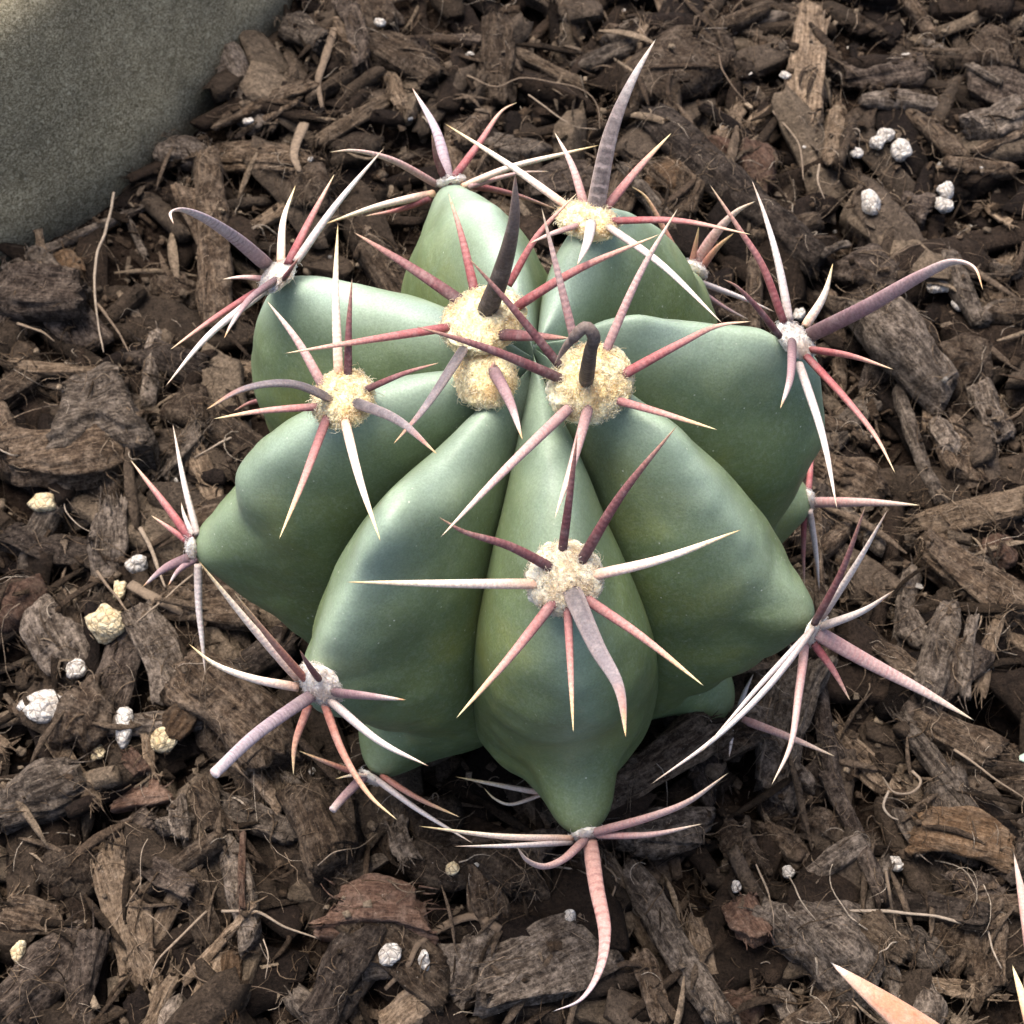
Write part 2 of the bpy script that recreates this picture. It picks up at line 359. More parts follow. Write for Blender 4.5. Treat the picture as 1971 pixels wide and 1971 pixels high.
# ------------------------------------------------------------------ cactus body: eight ribs about the axis, star-shaped round (0, ZC)
ZC = 2.4
RIBS = {  # crest of each rib as (radius, height), and the azimuth along it as (theta, degrees)
 1: ([(.35, 5.3), (1.2, 5.35), (2.0, 5.1), (2.7, 4.62), (3.15, 4.2), (3.42, 3.98), (3.38, 3.4), (3.35, 2.5), (3.2, 1.5), (2.8, .5), (2.2, -.5)], [(0, 103), (60, 106), (120, 103)]),
 2: ([(.35, 5.3), (1.0, 5.6), (1.48, 5.55), (1.9, 5.4), (2.3, 5.0), (2.73, 4.4), (3.2, 3.4), (3.56, 2.8), (3.65, 2.2), (3.5, 1.4), (2.9, .4), (2.2, -.5)], [(0, 64), (25, 67), (80, 57), (120, 57)]),
 3: ([(.35, 5.35), (.9, 5.5), (1.45, 5.3), (2.0, 5.15), (2.45, 5.1), (2.75, 4.8), (3.1, 4.1), (3.25, 3.4), (3.22, 2.9), (3.02, 2.25), (2.98, 1.9), (3.45, 1.37), (3.2, .85), (2.7, .3), (2.2, -.5)], [(0, 12), (45, 8), (110, 11)]),
 4: ([(.35, 5.3), (.87, 5.5), (1.3, 5.4), (1.67, 5.3), (2.03, 5.06), (2.37, 4.74), (2.62, 4.43), (2.97, 4.0), (3.3, 3.75), (3.55, 3.45), (3.42, 2.8), (3.1, 2.0), (2.7, 1.1), (2.55, .65), (2.96, .16), (2.3, -.4)], [(0, -38), (25, -40), (70, -36), (125, -33)]),
 5: ([(.35, 5.2), (1.2, 5.4), (2.0, 5.35), (2.54, 5.12), (2.95, 4.7), (3.25, 4.0), (3.32, 3.3), (3.2, 2.75), (3.3, 2.3), (3.78, 1.8), (3.3, 1.3), (2.6, .8), (2.3, 0), (2.1, -.5)], [(0, -80), (40, -84), (100, -81)]),
 6: ([(.35, 5.1), (.8, 5.2), (1.65, 5.2), (2.3, 5.42), (2.66, 5.28), (2.85, 4.85), (3.2, 4.5), (3.66, 3.96), (3.72, 3.4), (3.5, 2.8), (3.15, 2.0), (2.85, 1.25), (3.16, .5), (2.6, .05), (2.2, -.5)], [(0, -124), (35, -124), (62, -126.5), (120, -126)]),
 7: ([(.35, 5.1), (1.2, 5.25), (1.96, 5.25), (2.4, 5.0), (2.75, 4.7), (3.07, 4.24), (3.2, 3.9), (3.2, 3.55), (3.40, 3.22), (3.76, 2.68), (3.6, 2.15), (3.25, 1.6), (2.95, 1.0), (2.8, .2), (2.2, -.5)], [(0, -166), (35, -161), (85, -168), (120, -168)]),
 8: ([(.35, 5.2), (1.16, 5.1), (1.87, 5.0), (2.4, 4.95), (2.92, 4.8), (3.25, 4.2), (3.45, 3.4), (3.52, 2.6), (3.5, 1.8), (3.0, .6), (2.2, -.5)], [(0, 150), (45, 154), (100, 148)])}
VAL = [(.3, 4.95), (.7, 4.7), (1.3, 4.35), (1.85, 3.95), (2.25, 3.5), (2.5, 2.9), (2.6, 2.2), (2.55, 1.5), (2.4, .9), (2.15, .3), (1.9, -.5)]
TH = np.radians(np.linspace(0, 138, 110))
def polar(pts):
    c = spline(pts, 160); r, z = c[:, 0], c[:, 1]-ZC
    th = np.arctan2(r, z); rho = np.hypot(r, z); o = np.argsort(th)
    th, rho = th[o], rho[o]
    th = np.r_[0, th]; rho = np.r_[rho[0], rho]
    return np.interp(TH, th, rho)
def smooth(a, k):
    w_ = np.exp(-.5*(np.arange(-3*k, 3*k+1)/k)**2); w_ /= w_.sum()
    return np.convolve(np.pad(a, 3*k, 'edge'), w_, 'valid')
RHO = {k: smooth(polar(v[0]), 1) for k, v in RIBS.items()}
ENV = {k: smooth(np.minimum(v, smooth(v, 12)), 4)-.04*np.clip((np.degrees(TH)-75)/25, 0, 1) for k, v in RHO.items()}
RV = smooth(polar(VAL), 3)
AZ = {k: np.interp(np.degrees(TH), [a for a, b in v[1]], [b for a, b in v[1]]) for k, v in RIBS.items()}
CACTUS = obj('barrel_cactus', None, None, (0, 0, 0))
tag(CACTUS, 'green barrel cactus with eight ribs and red and ivory spines', 'cactus')
NU = 57
NOSE = {1: [(3.45, 4.04)], 2: [(3.62, 2.8)], 3: [(2.71, 4.94), (3.45, 1.37)], 4: [(3.63, 3.51), (2.95, .14)], 5: [(3.8, 1.8)], 6: [(3.65, 3.96), (3.16, .51)], 7: [(3.82, 2.66)], 8: [(2.95, 4.88)]}
PEAK = {k: np.max([np.exp(-((np.degrees(TH)-math.degrees(math.atan2(r, z-ZC)))/(15 if z > 2 else 12))**2) for r, z in v], 0)*.72 for k, v in NOSE.items()}
PEAK[6] = PEAK[6]*np.where(np.degrees(TH) < 90, .45, 1.0); PEAK[7] = PEAK[7]*.8
def rib_mesh(k):
    prv = 8 if k == 1 else k-1; nxt = 1 if k == 8 else k+1
    d_l = (AZ[prv]-AZ[k]+180) % 360-180; d_r = (AZ[nxt]-AZ[k]+180) % 360-180
    us = np.linspace(-1, 1, NU); us = np.sign(us)*np.abs(us)**1.05
    V = np.zeros((len(TH), NU, 3)); bl = np.zeros((len(TH), NU))
    for j, u in enumerate(us):
        half = np.where(u < 0, np.abs(d_l), np.abs(d_r))/2
        az = np.radians(AZ[k]+np.where(u < 0, d_l, d_r)/2*abs(u))
        e_ = .010 if k in (3, 4, 6) else .03
        g_ = (math.sqrt(u*u+e_)-math.sqrt(e_))/(math.sqrt(1+e_)-math.sqrt(e_))
        wb = (1-g_**(1.2 if k in (3, 4, 6) else 1.4))**.76*(1-PEAK[k])+(1-g_)**1.15*PEAK[k]
        arc = np.radians(half)*abs(u)*RHO[k]*np.sin(TH)             # cm from the crest
        wn = np.exp(-(arc/np.where(TH > 1.2, .45, .36))**np.where(TH > 1.2, 3.8, 2.2))
        rho = RV+(ENV[k]-RV)*wb+(RHO[k]-ENV[k])*wn
        V[:, j] = np.stack([rho*np.sin(TH)*np.cos(az), rho*np.sin(TH)*np.sin(az), ZC+rho*np.cos(TH)], -1)
        bl[:, j] = (.62*np.exp(-(arc/.26)**2)+.38*np.exp(-(arc/.75)**2))*(.28+.72*np.clip((92-np.degrees(TH))/50, 0, 1))*(1.25 if k in (8, 1, 2) else (.8 if k in (4, 5) else 1))  # weights for tops and back ribs paint sky light over the wax
    V = V.reshape(-1, 3)
    nz = fbm(V*.8, 31+k, 3)*.085+fbm(V*2.4, 41+k, 2)*.028
    fade = np.repeat(np.clip(1-np.abs(us)[None, :]**6, 0, 1), len(TH), 0).ravel()
    D = V-np.array([0, 0, ZC]); D /= np.linalg.norm(D, axis=1)[:, None]
    V = V+D*(nz*fade)[:, None]
    fc = grid_faces(len(TH), NU)
    return mesh('rib', V, fc, SKIN, attrs={'bloom_sheen': bl.ravel()})
rib_objs = {k: obj('rib', rib_mesh(k), CACTUS) for k in range(1, 9)}

# ------------------------------------------------------------------ areoles and spines
AREO = {  # age: pixel, rib
 0: ((936, 730), 6), 1: ((930, 618), 1), 2: ((1137, 738), 4), 3: ((660, 768), 7), 4: ((1130, 426), 2), 5: ((1086, 1113), 5), 6: ((536, 532), 8),
 7: ((1530, 655), 3), 8: ((617, 1316), 6), 9: ((868, 350), 1), 10: ((1570, 1212), 4), 11: ((370, 1055), 7), 12: ((1338, 520), 2), 13: ((1130, 1604), 5),
 15: ((1557, 960), 3), 16: ((712, 1496), 6), 18: ((1418, 1376), 4)}
RZ = {0: (.52, 5.13), 1: (.50, 5.42), 2: (.87, 5.62), 3: (1.96, 5.36), 4: (1.48, 5.63), 5: (2.54, 5.22), 6: (2.95, 4.88), 7: (2.71, 4.94), 8: (3.65, 3.96), 9: (3.45, 4.04),
      10: (3.63, 3.51), 11: (3.82, 2.66), 12: (3.62, 2.80), 13: (3.80, 1.80), 14: (3.5, 1.6), 15: (3.45, 1.37), 16: (3.16, .51), 18: (2.95, .14), 21: (2.55, .35)}
PADS = {0: (.32, .30, 'y'), 1: (.42, .43, 'y'), 2: (.44, .38, 'y'), 3: (.33, .32, 'y'), 4: (.33, .28, 'y'), 5: (.36, .35, 'm'), 6: (.25, .22, 'w'), 7: (.22, .28, 'w'), 8: (.26, .24, 'w'),
        9: (.17, .15, 'w'), 10: (.18, .16, 'w'), 11: (.15, .18, 'w'), 12: (.16, .17, 'w'), 13: (.18, .13, 'w'), 14: (.15, .13, 'w'), 15: (.13, .16, 'w'), 16: (.14, .12, 'w'), 18: (.13, .12, 'w'), 21: (.13, .1, 'w')}
AP, AN = {}, {}
for a, (r, z) in RZ.items():
    nominal = math.radians(101.7-135*(a-1))
    th = math.atan2(r, z-ZC); k = {14: 8, 21: 5}.get(a) or AREO[a][1]
    i = int(np.clip(np.searchsorted(TH, th), 2, len(TH)-3))
    az = math.radians(AZ[k][i])
    Pm = np.array([r*math.cos(az), r*math.sin(az), z])
    if a in (0, 1, 2):
        dep = {0: (-.44, -.33, 5.32), 1: (-.46, .2, 5.47), 2: (.54, -.68, 5.65)}[a]; Pm = np.array(dep)
    if a in AREO: Pm = at_depth(*AREO[a][0], depth(Pm))
    AP[a] = Pm
    rh = ENV[k]; dr = rh[i+2]*math.sin(TH[i+2])-rh[i-2]*math.sin(TH[i-2]); dz = rh[i+2]*math.cos(TH[i+2])-rh[i-2]*math.cos(TH[i-2])
    nr = unit((-dz, dr)); azp = math.atan2(Pm[1], Pm[0])
    AN[a] = unit((nr[0]*math.cos(azp), nr[0]*math.sin(azp), nr[1]+.12))
AN[0] = unit((-.25, -.35, 1)); AN[1] = unit((-.25, .10, 1)); AN[2] = unit((.25, -.35, 1))

def pad_mesh(a):
    rx, ry, kind = PADS[a]; rx *= .93; ry *= .93; nn = AN[a]
    ex = unit(np.cross([0, 0, 1], nn)) if abs(nn[2]) < .98 else np.array([1., 0, 0]); ey = np.cross(nn, ex)
    hh = {'y': .44, 'm': .40, 'w': .42}[kind]*min(rx, ry)
    V = []; n1, n2 = 54, 76
    for i in range(n1):
        ph = math.pi*(i/(n1-1))
        for j in range(n2):
            q = 2*math.pi*j/n2; V.append((math.sin(ph)*math.cos(q), math.sin(ph)*math.sin(q), math.cos(ph)))
    V = np.array(V)
    bumpy = 1.03+.10*fbm(V*2.3, a+50, 3)+.04*vnoise(V*10*max(rx, .2)/.4, a+3)+.045*vnoise(V*24*max(rx, .2)/.4, a+8)
    W = (ex*(V[:, :1]*rx)+ey*(V[:, 1:2]*ry)+nn*(V[:, 2:]*hh))*bumpy[:, None]
    Fc = grid_faces(n1, n2, True)
    # curled hairs
    nc = int(7000*math.pi*rx*ry)
    Vs, Fs, b = [W], list(Fc), len(W)
    r0 = np.random.default_rng(a+99)
    for c in range(nc):
        q = r0.uniform(0, 2*math.pi); zz = r0.uniform(-.15, 1); s_ = math.sqrt(1-zz*zz); u = np.array([s_*math.cos(q), s_*math.sin(q), zz])
        p = (ex*u[0]*rx+ey*u[1]*ry+nn*u[2]*hh)*r0.uniform(.93, 1.08)
        nrm_ = unit(ex*u[0]/rx+ey*u[1]/ry+nn*u[2]/hh)
        t1 = unit(np.cross(nrm_, r0.normal(size=3))); L = r0.uniform(.02, .06)*(1.15 if kind == 'y' else .85)
        if r0.random() < .04: L *= 2.2
        cur = r0.uniform(1.2, 3.0); K = 4; pts = []
        for k in range(K):
            f = k/(K-1); an = f*cur
            pts.append(p+nrm_*L*.75*math.sin(an)/max(cur, .6)*1.2+t1*L*.6*(1-math.cos(an)))
        pts = np.array(pts); rad = r0.uniform(.0024, .0042)
        T = np.gradient(pts, axis=0); T /= np.maximum(np.linalg.norm(T, axis=1), 1e-9)[:, None]
        B = np.cross(T, t1+1e-3); B /= np.maximum(np.linalg.norm(B, axis=1), 1e-9)[:, None]; N_ = np.cross(B, T)
        ringv = np.concatenate([pts[:, None]+rad*(N_[:, None]*math.cos(x)+B[:, None]*math.sin(x))*(1-.55*np.linspace(0, 1, K))[:, None, None] for x in (0, 2.094, 4.189)], 1)
        Vs.append(ringv.reshape(-1, 3))
        for k in range(K-1):
            for s in range(3):
                s2 = (s+1) % 3; Fs.append((b+k*3+s, b+k*3+s2, b+k*3+3+s2, b+k*3+3+s))
        b += 3*K
    return mesh('areole', np.vstack(Vs), Fs, {'y': WOOL_Y, 'm': WOOL_M, 'w': WOOL_W}[kind])

def spine_mesh(pts3, wd, kind, nn, blunt=False, flat=.62):
    n_ = 34; C = spline(pts3, n_); T = np.gradient(C, axis=0); T /= np.linalg.norm(T, axis=1)[:, None]
    side = np.cross(T, nn); bad = np.linalg.norm(side, axis=1) < .25
    side[bad] = side[bad]+np.cross(T[bad], RT)
    side /= np.linalg.norm(side, axis=1)[:, None]; dn = np.cross(side, T)
    d = np.r_[0, np.cumsum(np.linalg.norm(np.diff(C, axis=0), axis=1))]; t = d/d[-1]
    if blunt: pr_ = (1-.28*t)
    else: pr_ = (1-.22*t)*np.maximum(1-t**2.4, 0)**.85+.03*(1-t)
    pr_ = pr_*(1-.10*np.exp(-(t/.06)**2))
    rad = .5*wd*pr_*(1+.010*np.sin(d*105)*np.clip(1.2-1.6*t, 0, 1))+.003*(1-t)
    m = 12; ang = np.arange(m)*2*math.pi/m
    V = C[:, None]+rad[:, None, None]*(side[:, None]*np.cos(ang)[None, :, None]+dn[:, None]*(flat*np.sin(ang))[None, :, None])
    V = V.reshape(-1, 3); Fc = grid_faces(n_, m, True)
    V = np.vstack([V, C[-1]+T[-1]*(.0 if blunt else .01), C[0]])
    e = n_*m
    for j in range(m):
        k = (j+1) % m; Fc.append(((n_-1)*m+j, (n_-1)*m+k, e)); Fc.append((k, j, e+1))
    rim = np.tile(np.abs(np.cos(ang))**6, n_)
    return mesh('spine', V, Fc, SP[kind], attrs={'t': np.r_[np.repeat(t, m), 1, 0]*(.78 if blunt else 1), 'd': np.r_[np.repeat(d, m), d[-1], 0], 'rim': np.r_[rim, 0, 0]})

CPX = .36232/172.0          # centimetres for one pixel of an enlarged crop
def solve_tip(A, nn, tip, k, L0):
    best = None; d = ray(*tip); d0 = depth(A)
    for t in np.linspace(d0-3.4, d0+3.4, 341):
        P = CAM+d*t; v = P-A; L = np.linalg.norm(v)
        if P[2] < .12: continue
        c = ((v@nn)/max(L, 1e-6)-k)**2+.10*(L-L0)**2
        if best is None or c < best[0]: best = (c, t)
    return best[1] if best else d0
# age: [(crop, pixels base -> tip, width in crop pixels, colour, how far it stands up from the pad, extra)]
SPN = {
6: [('1', [(590, 1270), (400, 1110), (215, 1000), (120, 975), (78, 992), (95, 1055)], 80, 'lilac', .75), ('1', [(665, 1235), (678, 1030), (742, 845)], 46, 'ivory', .25), ('1', [(712, 1245), (830, 1010), (950, 785)], 52, 'red', .2),
    ('1', [(760, 1230), (950, 960), (1215, 645)], 50, 'white', .2), ('1', [(545, 1340), (450, 1335), (355, 1345)], 34, 'pink', .5), ('1', [(510, 1425), (300, 1560), (75, 1720)], 44, 'red', .25),
    ('1', [(560, 1420), (280, 1645), (50, 1915)], 50, 'white', .25), ('1', [(620, 1360), (500, 1450), (405, 1580), (362, 1660)], 52, 'mauve', .75), ('1', [(690, 1330), (760, 1230)], 34, 'maroon', .8)],
9: [('1', [(1470, 830), (1250, 710), (1050, 662), (920, 670)], 46, 'pink', .2), ('1', [(1450, 895), (1180, 958), (890, 1055)], 52, 'ivory', .25), ('1', [(1440, 925), (1300, 975), (1110, 1010)], 40, 'red', .2),
    ('1', [(1550, 805), (1490, 560), (1360, 325)], 60, 'lilac', .85), ('1', [(1530, 800), (1490, 700), (1465, 575)], 36, 'maroon', .6), ('1', [(1590, 795), (1720, 620), (1840, 450), (1920, 405)], 50, 'red', .5),
    ('2', [(270, 845), (500, 752), (780, 680), (980, 632)], 46, 'ivory', .2), ('2', [(300, 850), (550, 782), (710, 772)], 34, 'pink', .2), ('2', [(190, 830), (500, 890), (755, 975)], 46, 'red', .3)],
4: [('2', [(955, 970), (1040, 560), (1150, 290), (1278, 65)], 92, 'banded', .75), ('2', [(890, 930), (830, 740), (737, 562)], 46, 'pink', .4), ('2', [(1025, 950), (1180, 760), (1360, 567)], 48, 'yellow', .4),
    ('2', [(800, 955), (500, 740), (150, 515)], 46, 'ivory', .3), ('2', [(850, 1062), (720, 1105), (605, 1155)], 36, 'pink', .6), ('2', [(932, 1040), (912, 1150), (858, 1272)], 56, 'white', .85),
    ('2', [(1060, 1035), (1400, 1035), (1785, 1108)], 44, 'red', .3), ('2', [(1040, 1078), (1300, 1262), (1632, 1582)], 46, 'white', .3)],
12: [('2', [(1415, 1270), (1330, 1100), (1220, 905), (1145, 850)], 42, 'orange', .3), ('2', [(1465, 1275), (1490, 1150), (1505, 1065)], 34, 'orange', .6), ('2', [(1480, 1290), (1580, 1120), (1700, 990), (1805, 930)], 62, 'pink', .7),
     ('2', [(1505, 1305), (1600, 1180), (1690, 1100)], 40, 'orange', .6), ('2', [(1530, 1370), (1720, 1440), (1910, 1520)], 40, 'white', .3), ('2', [(1535, 1425), (1650, 1500), (1770, 1560)], 32, 'pink', .2)],
7: [('3', [(645, 855), (540, 580), (420, 390), (258, 145)], 52, 'red', .25), ('3', [(680, 845), (620, 540), (550, 300), (485, 125)], 52, 'white', .25), ('3', [(785, 880), (870, 740), (918, 568)], 50, 'ivory', .6),
    ('3', [(790, 955), (1100, 800), (1400, 628), (1560, 562), (1665, 590), (1715, 715)], 92, 'mauve', .8), ('3', [(620, 940), (500, 790), (400, 690), (335, 655)], 46, 'maroon', .3), ('3', [(805, 1030), (1000, 1060), (1240, 1135)], 46, 'red', .6),
    ('3', [(700, 1000), (690, 1180), (637, 1345)], 56, 'mauve', .7), ('3', [(745, 1130), (860, 1480), (940, 1880)], 56, 'white', .2), ('3', [(795, 1085), (1010, 1320), (1150, 1500), (1250, 1690)], 52, 'red', .35)],
2: [('2', [(838, 1650), (760, 1330), (668, 960)], 46, 'pink', .35), ('2', [(750, 1785), (500, 1480), (275, 1225)], 48, 'maroon', .35), ('2', [(1010, 1725), (1200, 1300), (1395, 965)], 46, 'pink', .35),
    ('2', [(765, 1872), (400, 1720), (0, 1595)], 56, 'maroon', .4), ('2', [(905, 1885), (930, 1720), (945, 1645), (905, 1600), (835, 1660), (735, 1800)], 96, 'dark', .8, 1.0), ('2', [(1080, 1865), (1400, 1690), (1600, 1595), (1785, 1568)], 50, 'red', .35),
    ('5', [(1045, 188), (1300, 260), (1605, 352)], 44, 'yellow', .35), ('5', [(815, 235), (480, 560), (130, 925)], 56, 'pink', .4), ('5', [(920, 225), (840, 510), (738, 825)], 56, 'pink', .5)],
1: [('1', [(1610, 1455), (1350, 1280), (1050, 1095)], 64, 'maroon', .35), ('1', [(1690, 1395), (1620, 1100), (1553, 885)], 46, 'red', .45), ('2', [(370, 1535), (450, 1330), (520, 1050), (530, 780)], 124, 'dark', .8),
    ('2', [(510, 1350), (650, 1110), (860, 885)], 42, 'red', .4), ('2', [(535, 1492), (850, 1300), (1300, 1105)], 58, 'red', .35), ('2', [(465, 1640), (650, 1650), (820, 1658)], 68, 'maroon', .3),
    ('1', [(1575, 1598), (1150, 1665), (680, 1740)], 54, 'red', .4), ('4', [(1900, -60), (1700, 240), (1537, 428)], 58, 'grey', .4)],
0: [('5', [(405, 20), (500, 200), (568, 405)], 66, 'mauve', .55), ('5', [(395, 60), (410, 20), (420, -20)], 40, 'red', .7)],
3: [('1', [(970, 1825), (955, 1400), (967, 1045)], 50, 'ivory', .4), ('1', [(1020, 1872), (1025, 1600), (1043, 1335)], 44, 'maroon', .6), ('1', [(875, 1890), (750, 1670), (588, 1458)], 48, 'pink', .35),
    ('4', [(1205, 185), (1000, 108), (750, 132), (540, 245)], 80, 'grey', .75), ('4', [(1120, 230), (850, 250), (580, 293)], 40, 'yellow', .35), ('4', [(1405, 132), (1600, 50), (1780, -5)], 36, 'maroon', .3),
    ('4', [(1330, 205), (1560, 300), (1772, 482)], 60, 'grey', .45), ('4', [(1178, 305), (1060, 620), (930, 935)], 50, 'yellow', .35), ('4', [(1285, 325), (1360, 620), (1470, 945)], 50, 'ivory', .4)],
14: [('4', [(900, 196), (790, 205), (690, 250)], 34, 'maroon', .5)],
5: [('5', [(780, 990), (825, 650), (860, 370)], 46, 'maroon', .5), ('5', [(880, 1050), (1090, 700), (1390, 328)], 56, 'maroon', .5), ('5', [(955, 1122), (1300, 1040), (1735, 880)], 54, 'ivory', .35),
    ('5', [(905, 1250), (1200, 1450), (1535, 1715)], 52, 'yellow', .3), ('5', [(825, 1195), (960, 1500), (1080, 1720), (1117, 1985)], 104, 'grey', .65), ('5', [(808, 1320), (822, 1600), (838, 1964)], 42, 'yellow', .3),
    ('5', [(725, 1275), (500, 1560), (212, 1888)], 54, 'yellow', .3), ('5', [(625, 1170), (100, 1168), (-373, 1160)], 52, 'ivory', .3), ('5', [(730, 1090), (500, 970), (250, 890), (118, 812)], 52, 'maroon', .5)],
8: [('4', [(1010, 1650), (780, 1390), (600, 1170), (497, 1040)], 56, 'ivory', .3), ('4', [(1060, 1665), (900, 1480), (780, 1330), (690, 1212)], 50, 'orange', .5), ('4', [(1005, 1715), (780, 1670), (580, 1590), (447, 1485)], 52, 'ivory', .35),
    ('4', [(1140, 1672), (1080, 1590), (1040, 1520)], 44, 'maroon', .8), ('4', [(1235, 1748), (1400, 1765), (1607, 1787)], 52, 'mauve', .6), ('7', [(690, 185), (400, 390), (172, 602)], 74, 'lilac', .7, 0, True),
    ('7', [(665, 265), (600, 450), (592, 610)], 44, 'orange', .4), ('7', [(770, 265), (860, 500), (1000, 720), (1148, 852)], 52, 'orange', .3), ('7', [(805, 228), (1050, 430), (1312, 563)], 56, 'white', .5)],
11: [('4', [(490, 885), (430, 650), (365, 315)], 46, 'white', .3), ('4', [(460, 885), (425, 800), (410, 735)], 36, 'white', .4), ('4', [(455, 925), (320, 740), (210, 600), (140, 510)], 56, 'red', .4),
     ('4', [(470, 962), (370, 890), (250, 805)], 42, 'red', .6), ('4', [(435, 1038), (320, 1090), (205, 1185)], 52, 'mauve', .7), ('4', [(470, 1048), (400, 1095), (340, 1180)], 46, 'mauve', .7), ('4', [(500, 1090), (505, 1300), (520, 1450), (540, 1660)], 54, 'white', .3)],
13: [('8', [(805, 945), (450, 935), (10, 880)], 44, 'ivory', .2), ('8', [(805, 968), (500, 985), (200, 988)], 38, 'white', .3), ('8', [(890, 960), (780, 1060), (680, 1095), (590, 1060), (535, 985)], 56, 'pink', .6),
     ('8', [(955, 912), (1250, 830), (1450, 750), (1665, 595)], 60, 'pink', .3), ('8', [(990, 930), (1250, 925), (1525, 868)], 50, 'pink', .35), ('8', [(930, 985), (960, 1200), (1005, 1450), (975, 1650), (880, 1800), (722, 1868)], 84, 'salmon', .75)],
10: [('6', [(830, 805), (960, 560), (1095, 190)], 52, 'maroon', .4), ('6', [(875, 770), (1050, 500), (1210, 220)], 50, 'white', .45), ('6', [(865, 842), (1080, 760), (1245, 650)], 54, 'white', .6),
     ('6', [(850, 888), (1100, 1030), (1400, 1190), (1670, 1345)], 78, 'pink', .7), ('6', [(830, 955), (920, 1080), (1010, 1240)], 44, 'red', .5), ('6', [(765, 970), (735, 1200), (690, 1480), (590, 1690)], 60, 'pink', .35),
     ('6', [(795, 878), (580, 1155), (300, 1430), (-58, 1688)], 44, 'white', .3), ('6', [(770, 895), (520, 1165), (360, 1350), (215, 1515)], 34, 'white', .35)],
15: [('3', [(785, 1790), (800, 1640), (815, 1440)], 42, 'red', .3), ('6', [(830, 185), (1100, 185), (1380, 200)], 56, 'pink', .8), ('6', [(765, 240), (760, 450), (765, 640)], 38, 'red', .3), ('6', [(795, 245), (825, 440), (845, 660)], 44, 'white', .4)],
18: [('6', [(425, 1335), (680, 1430), (930, 1535)], 46, 'pink', .7), ('6', [(385, 1370), (375, 1460), (365, 1540)], 38, 'white', .5), ('6', [(415, 1290), (450, 1190), (495, 1095)], 38, 'white', .5)],
16: [('7', [(970, 615), (870, 715), (800, 795)], 54, 'mauve', .8, 0, True), ('7', [(1030, 630), (1250, 790), (1550, 975)], 42, 'white', .4), ('7', [(1080, 625), (1250, 730), (1480, 835)], 42, 'orange', .3), ('7', [(900, 590), (740, 530), (620, 480)], 38, 'orange', .4), ('7', [(990, 612), (900, 612), (815, 630)], 24, 'ivory', .5)],
21: [('8', [(640, 700), (400, 655), (210, 618)], 36, 'ivory', .2), ('8', [(650, 720), (500, 765), (420, 735), (360, 675)], 24, 'ivory', .3)],
}
for a in sorted(RZ):
    A, nn = AP[a], AN[a]
    ar = obj('areole', pad_mesh(a), CACTUS, A)
    for s in SPN.get(a, []):
        c, pts, wc, kind, k = s[:5]; bulge = s[5] if len(s) > 5 else 0; blunt = len(s) > 6 and s[6]
        P2 = [cpx(c, p) for p in pts]
        L2 = np.r_[0, np.cumsum([math.dist(P2[i], P2[i+1]) for i in range(len(P2)-1)])]; f = L2/L2[-1]
        wd = wc*CPX*1.06; cent = wc > 70
        rx, ry, _ = PADS[a]
        # the root lies on the pad, the tip is found from the spine's stand-off and a usual length
        lat = L2[-1]/172.0; L0 = max(lat*1.12, min(2.2 if cent else 1.5, lat*1.7))
        if bulge: t1 = depth(A)-.55; t0 = depth(A)-.12
        else:
            t1 = solve_tip(A, nn, P2[-1], k, L0)
            d = ray(*P2[0]); b = A+nn*.07; t0 = ((b-CAM)@nn)/(d@nn) if abs(d@nn) > .3 else depth(A)-.05
            t0 = float(np.clip(t0, depth(A)-.35, depth(A)+.35))
        ts = t0+(t1-t0)*f-bulge*np.sin(np.pi*f)
        P3_ = [at_depth(*p, t) for p, t in zip(P2, ts)]
        P3_[0] = P3_[0]-unit(P3_[1]-P3_[0])*.06
        sc = np.mean(ts)/19.0
        obj('spine', spine_mesh(np.array(P3_)-A, wd*sc, kind, nn, blunt, (.85 if bulge or kind == 'dark' else (.55 if cent else .75))), ar)

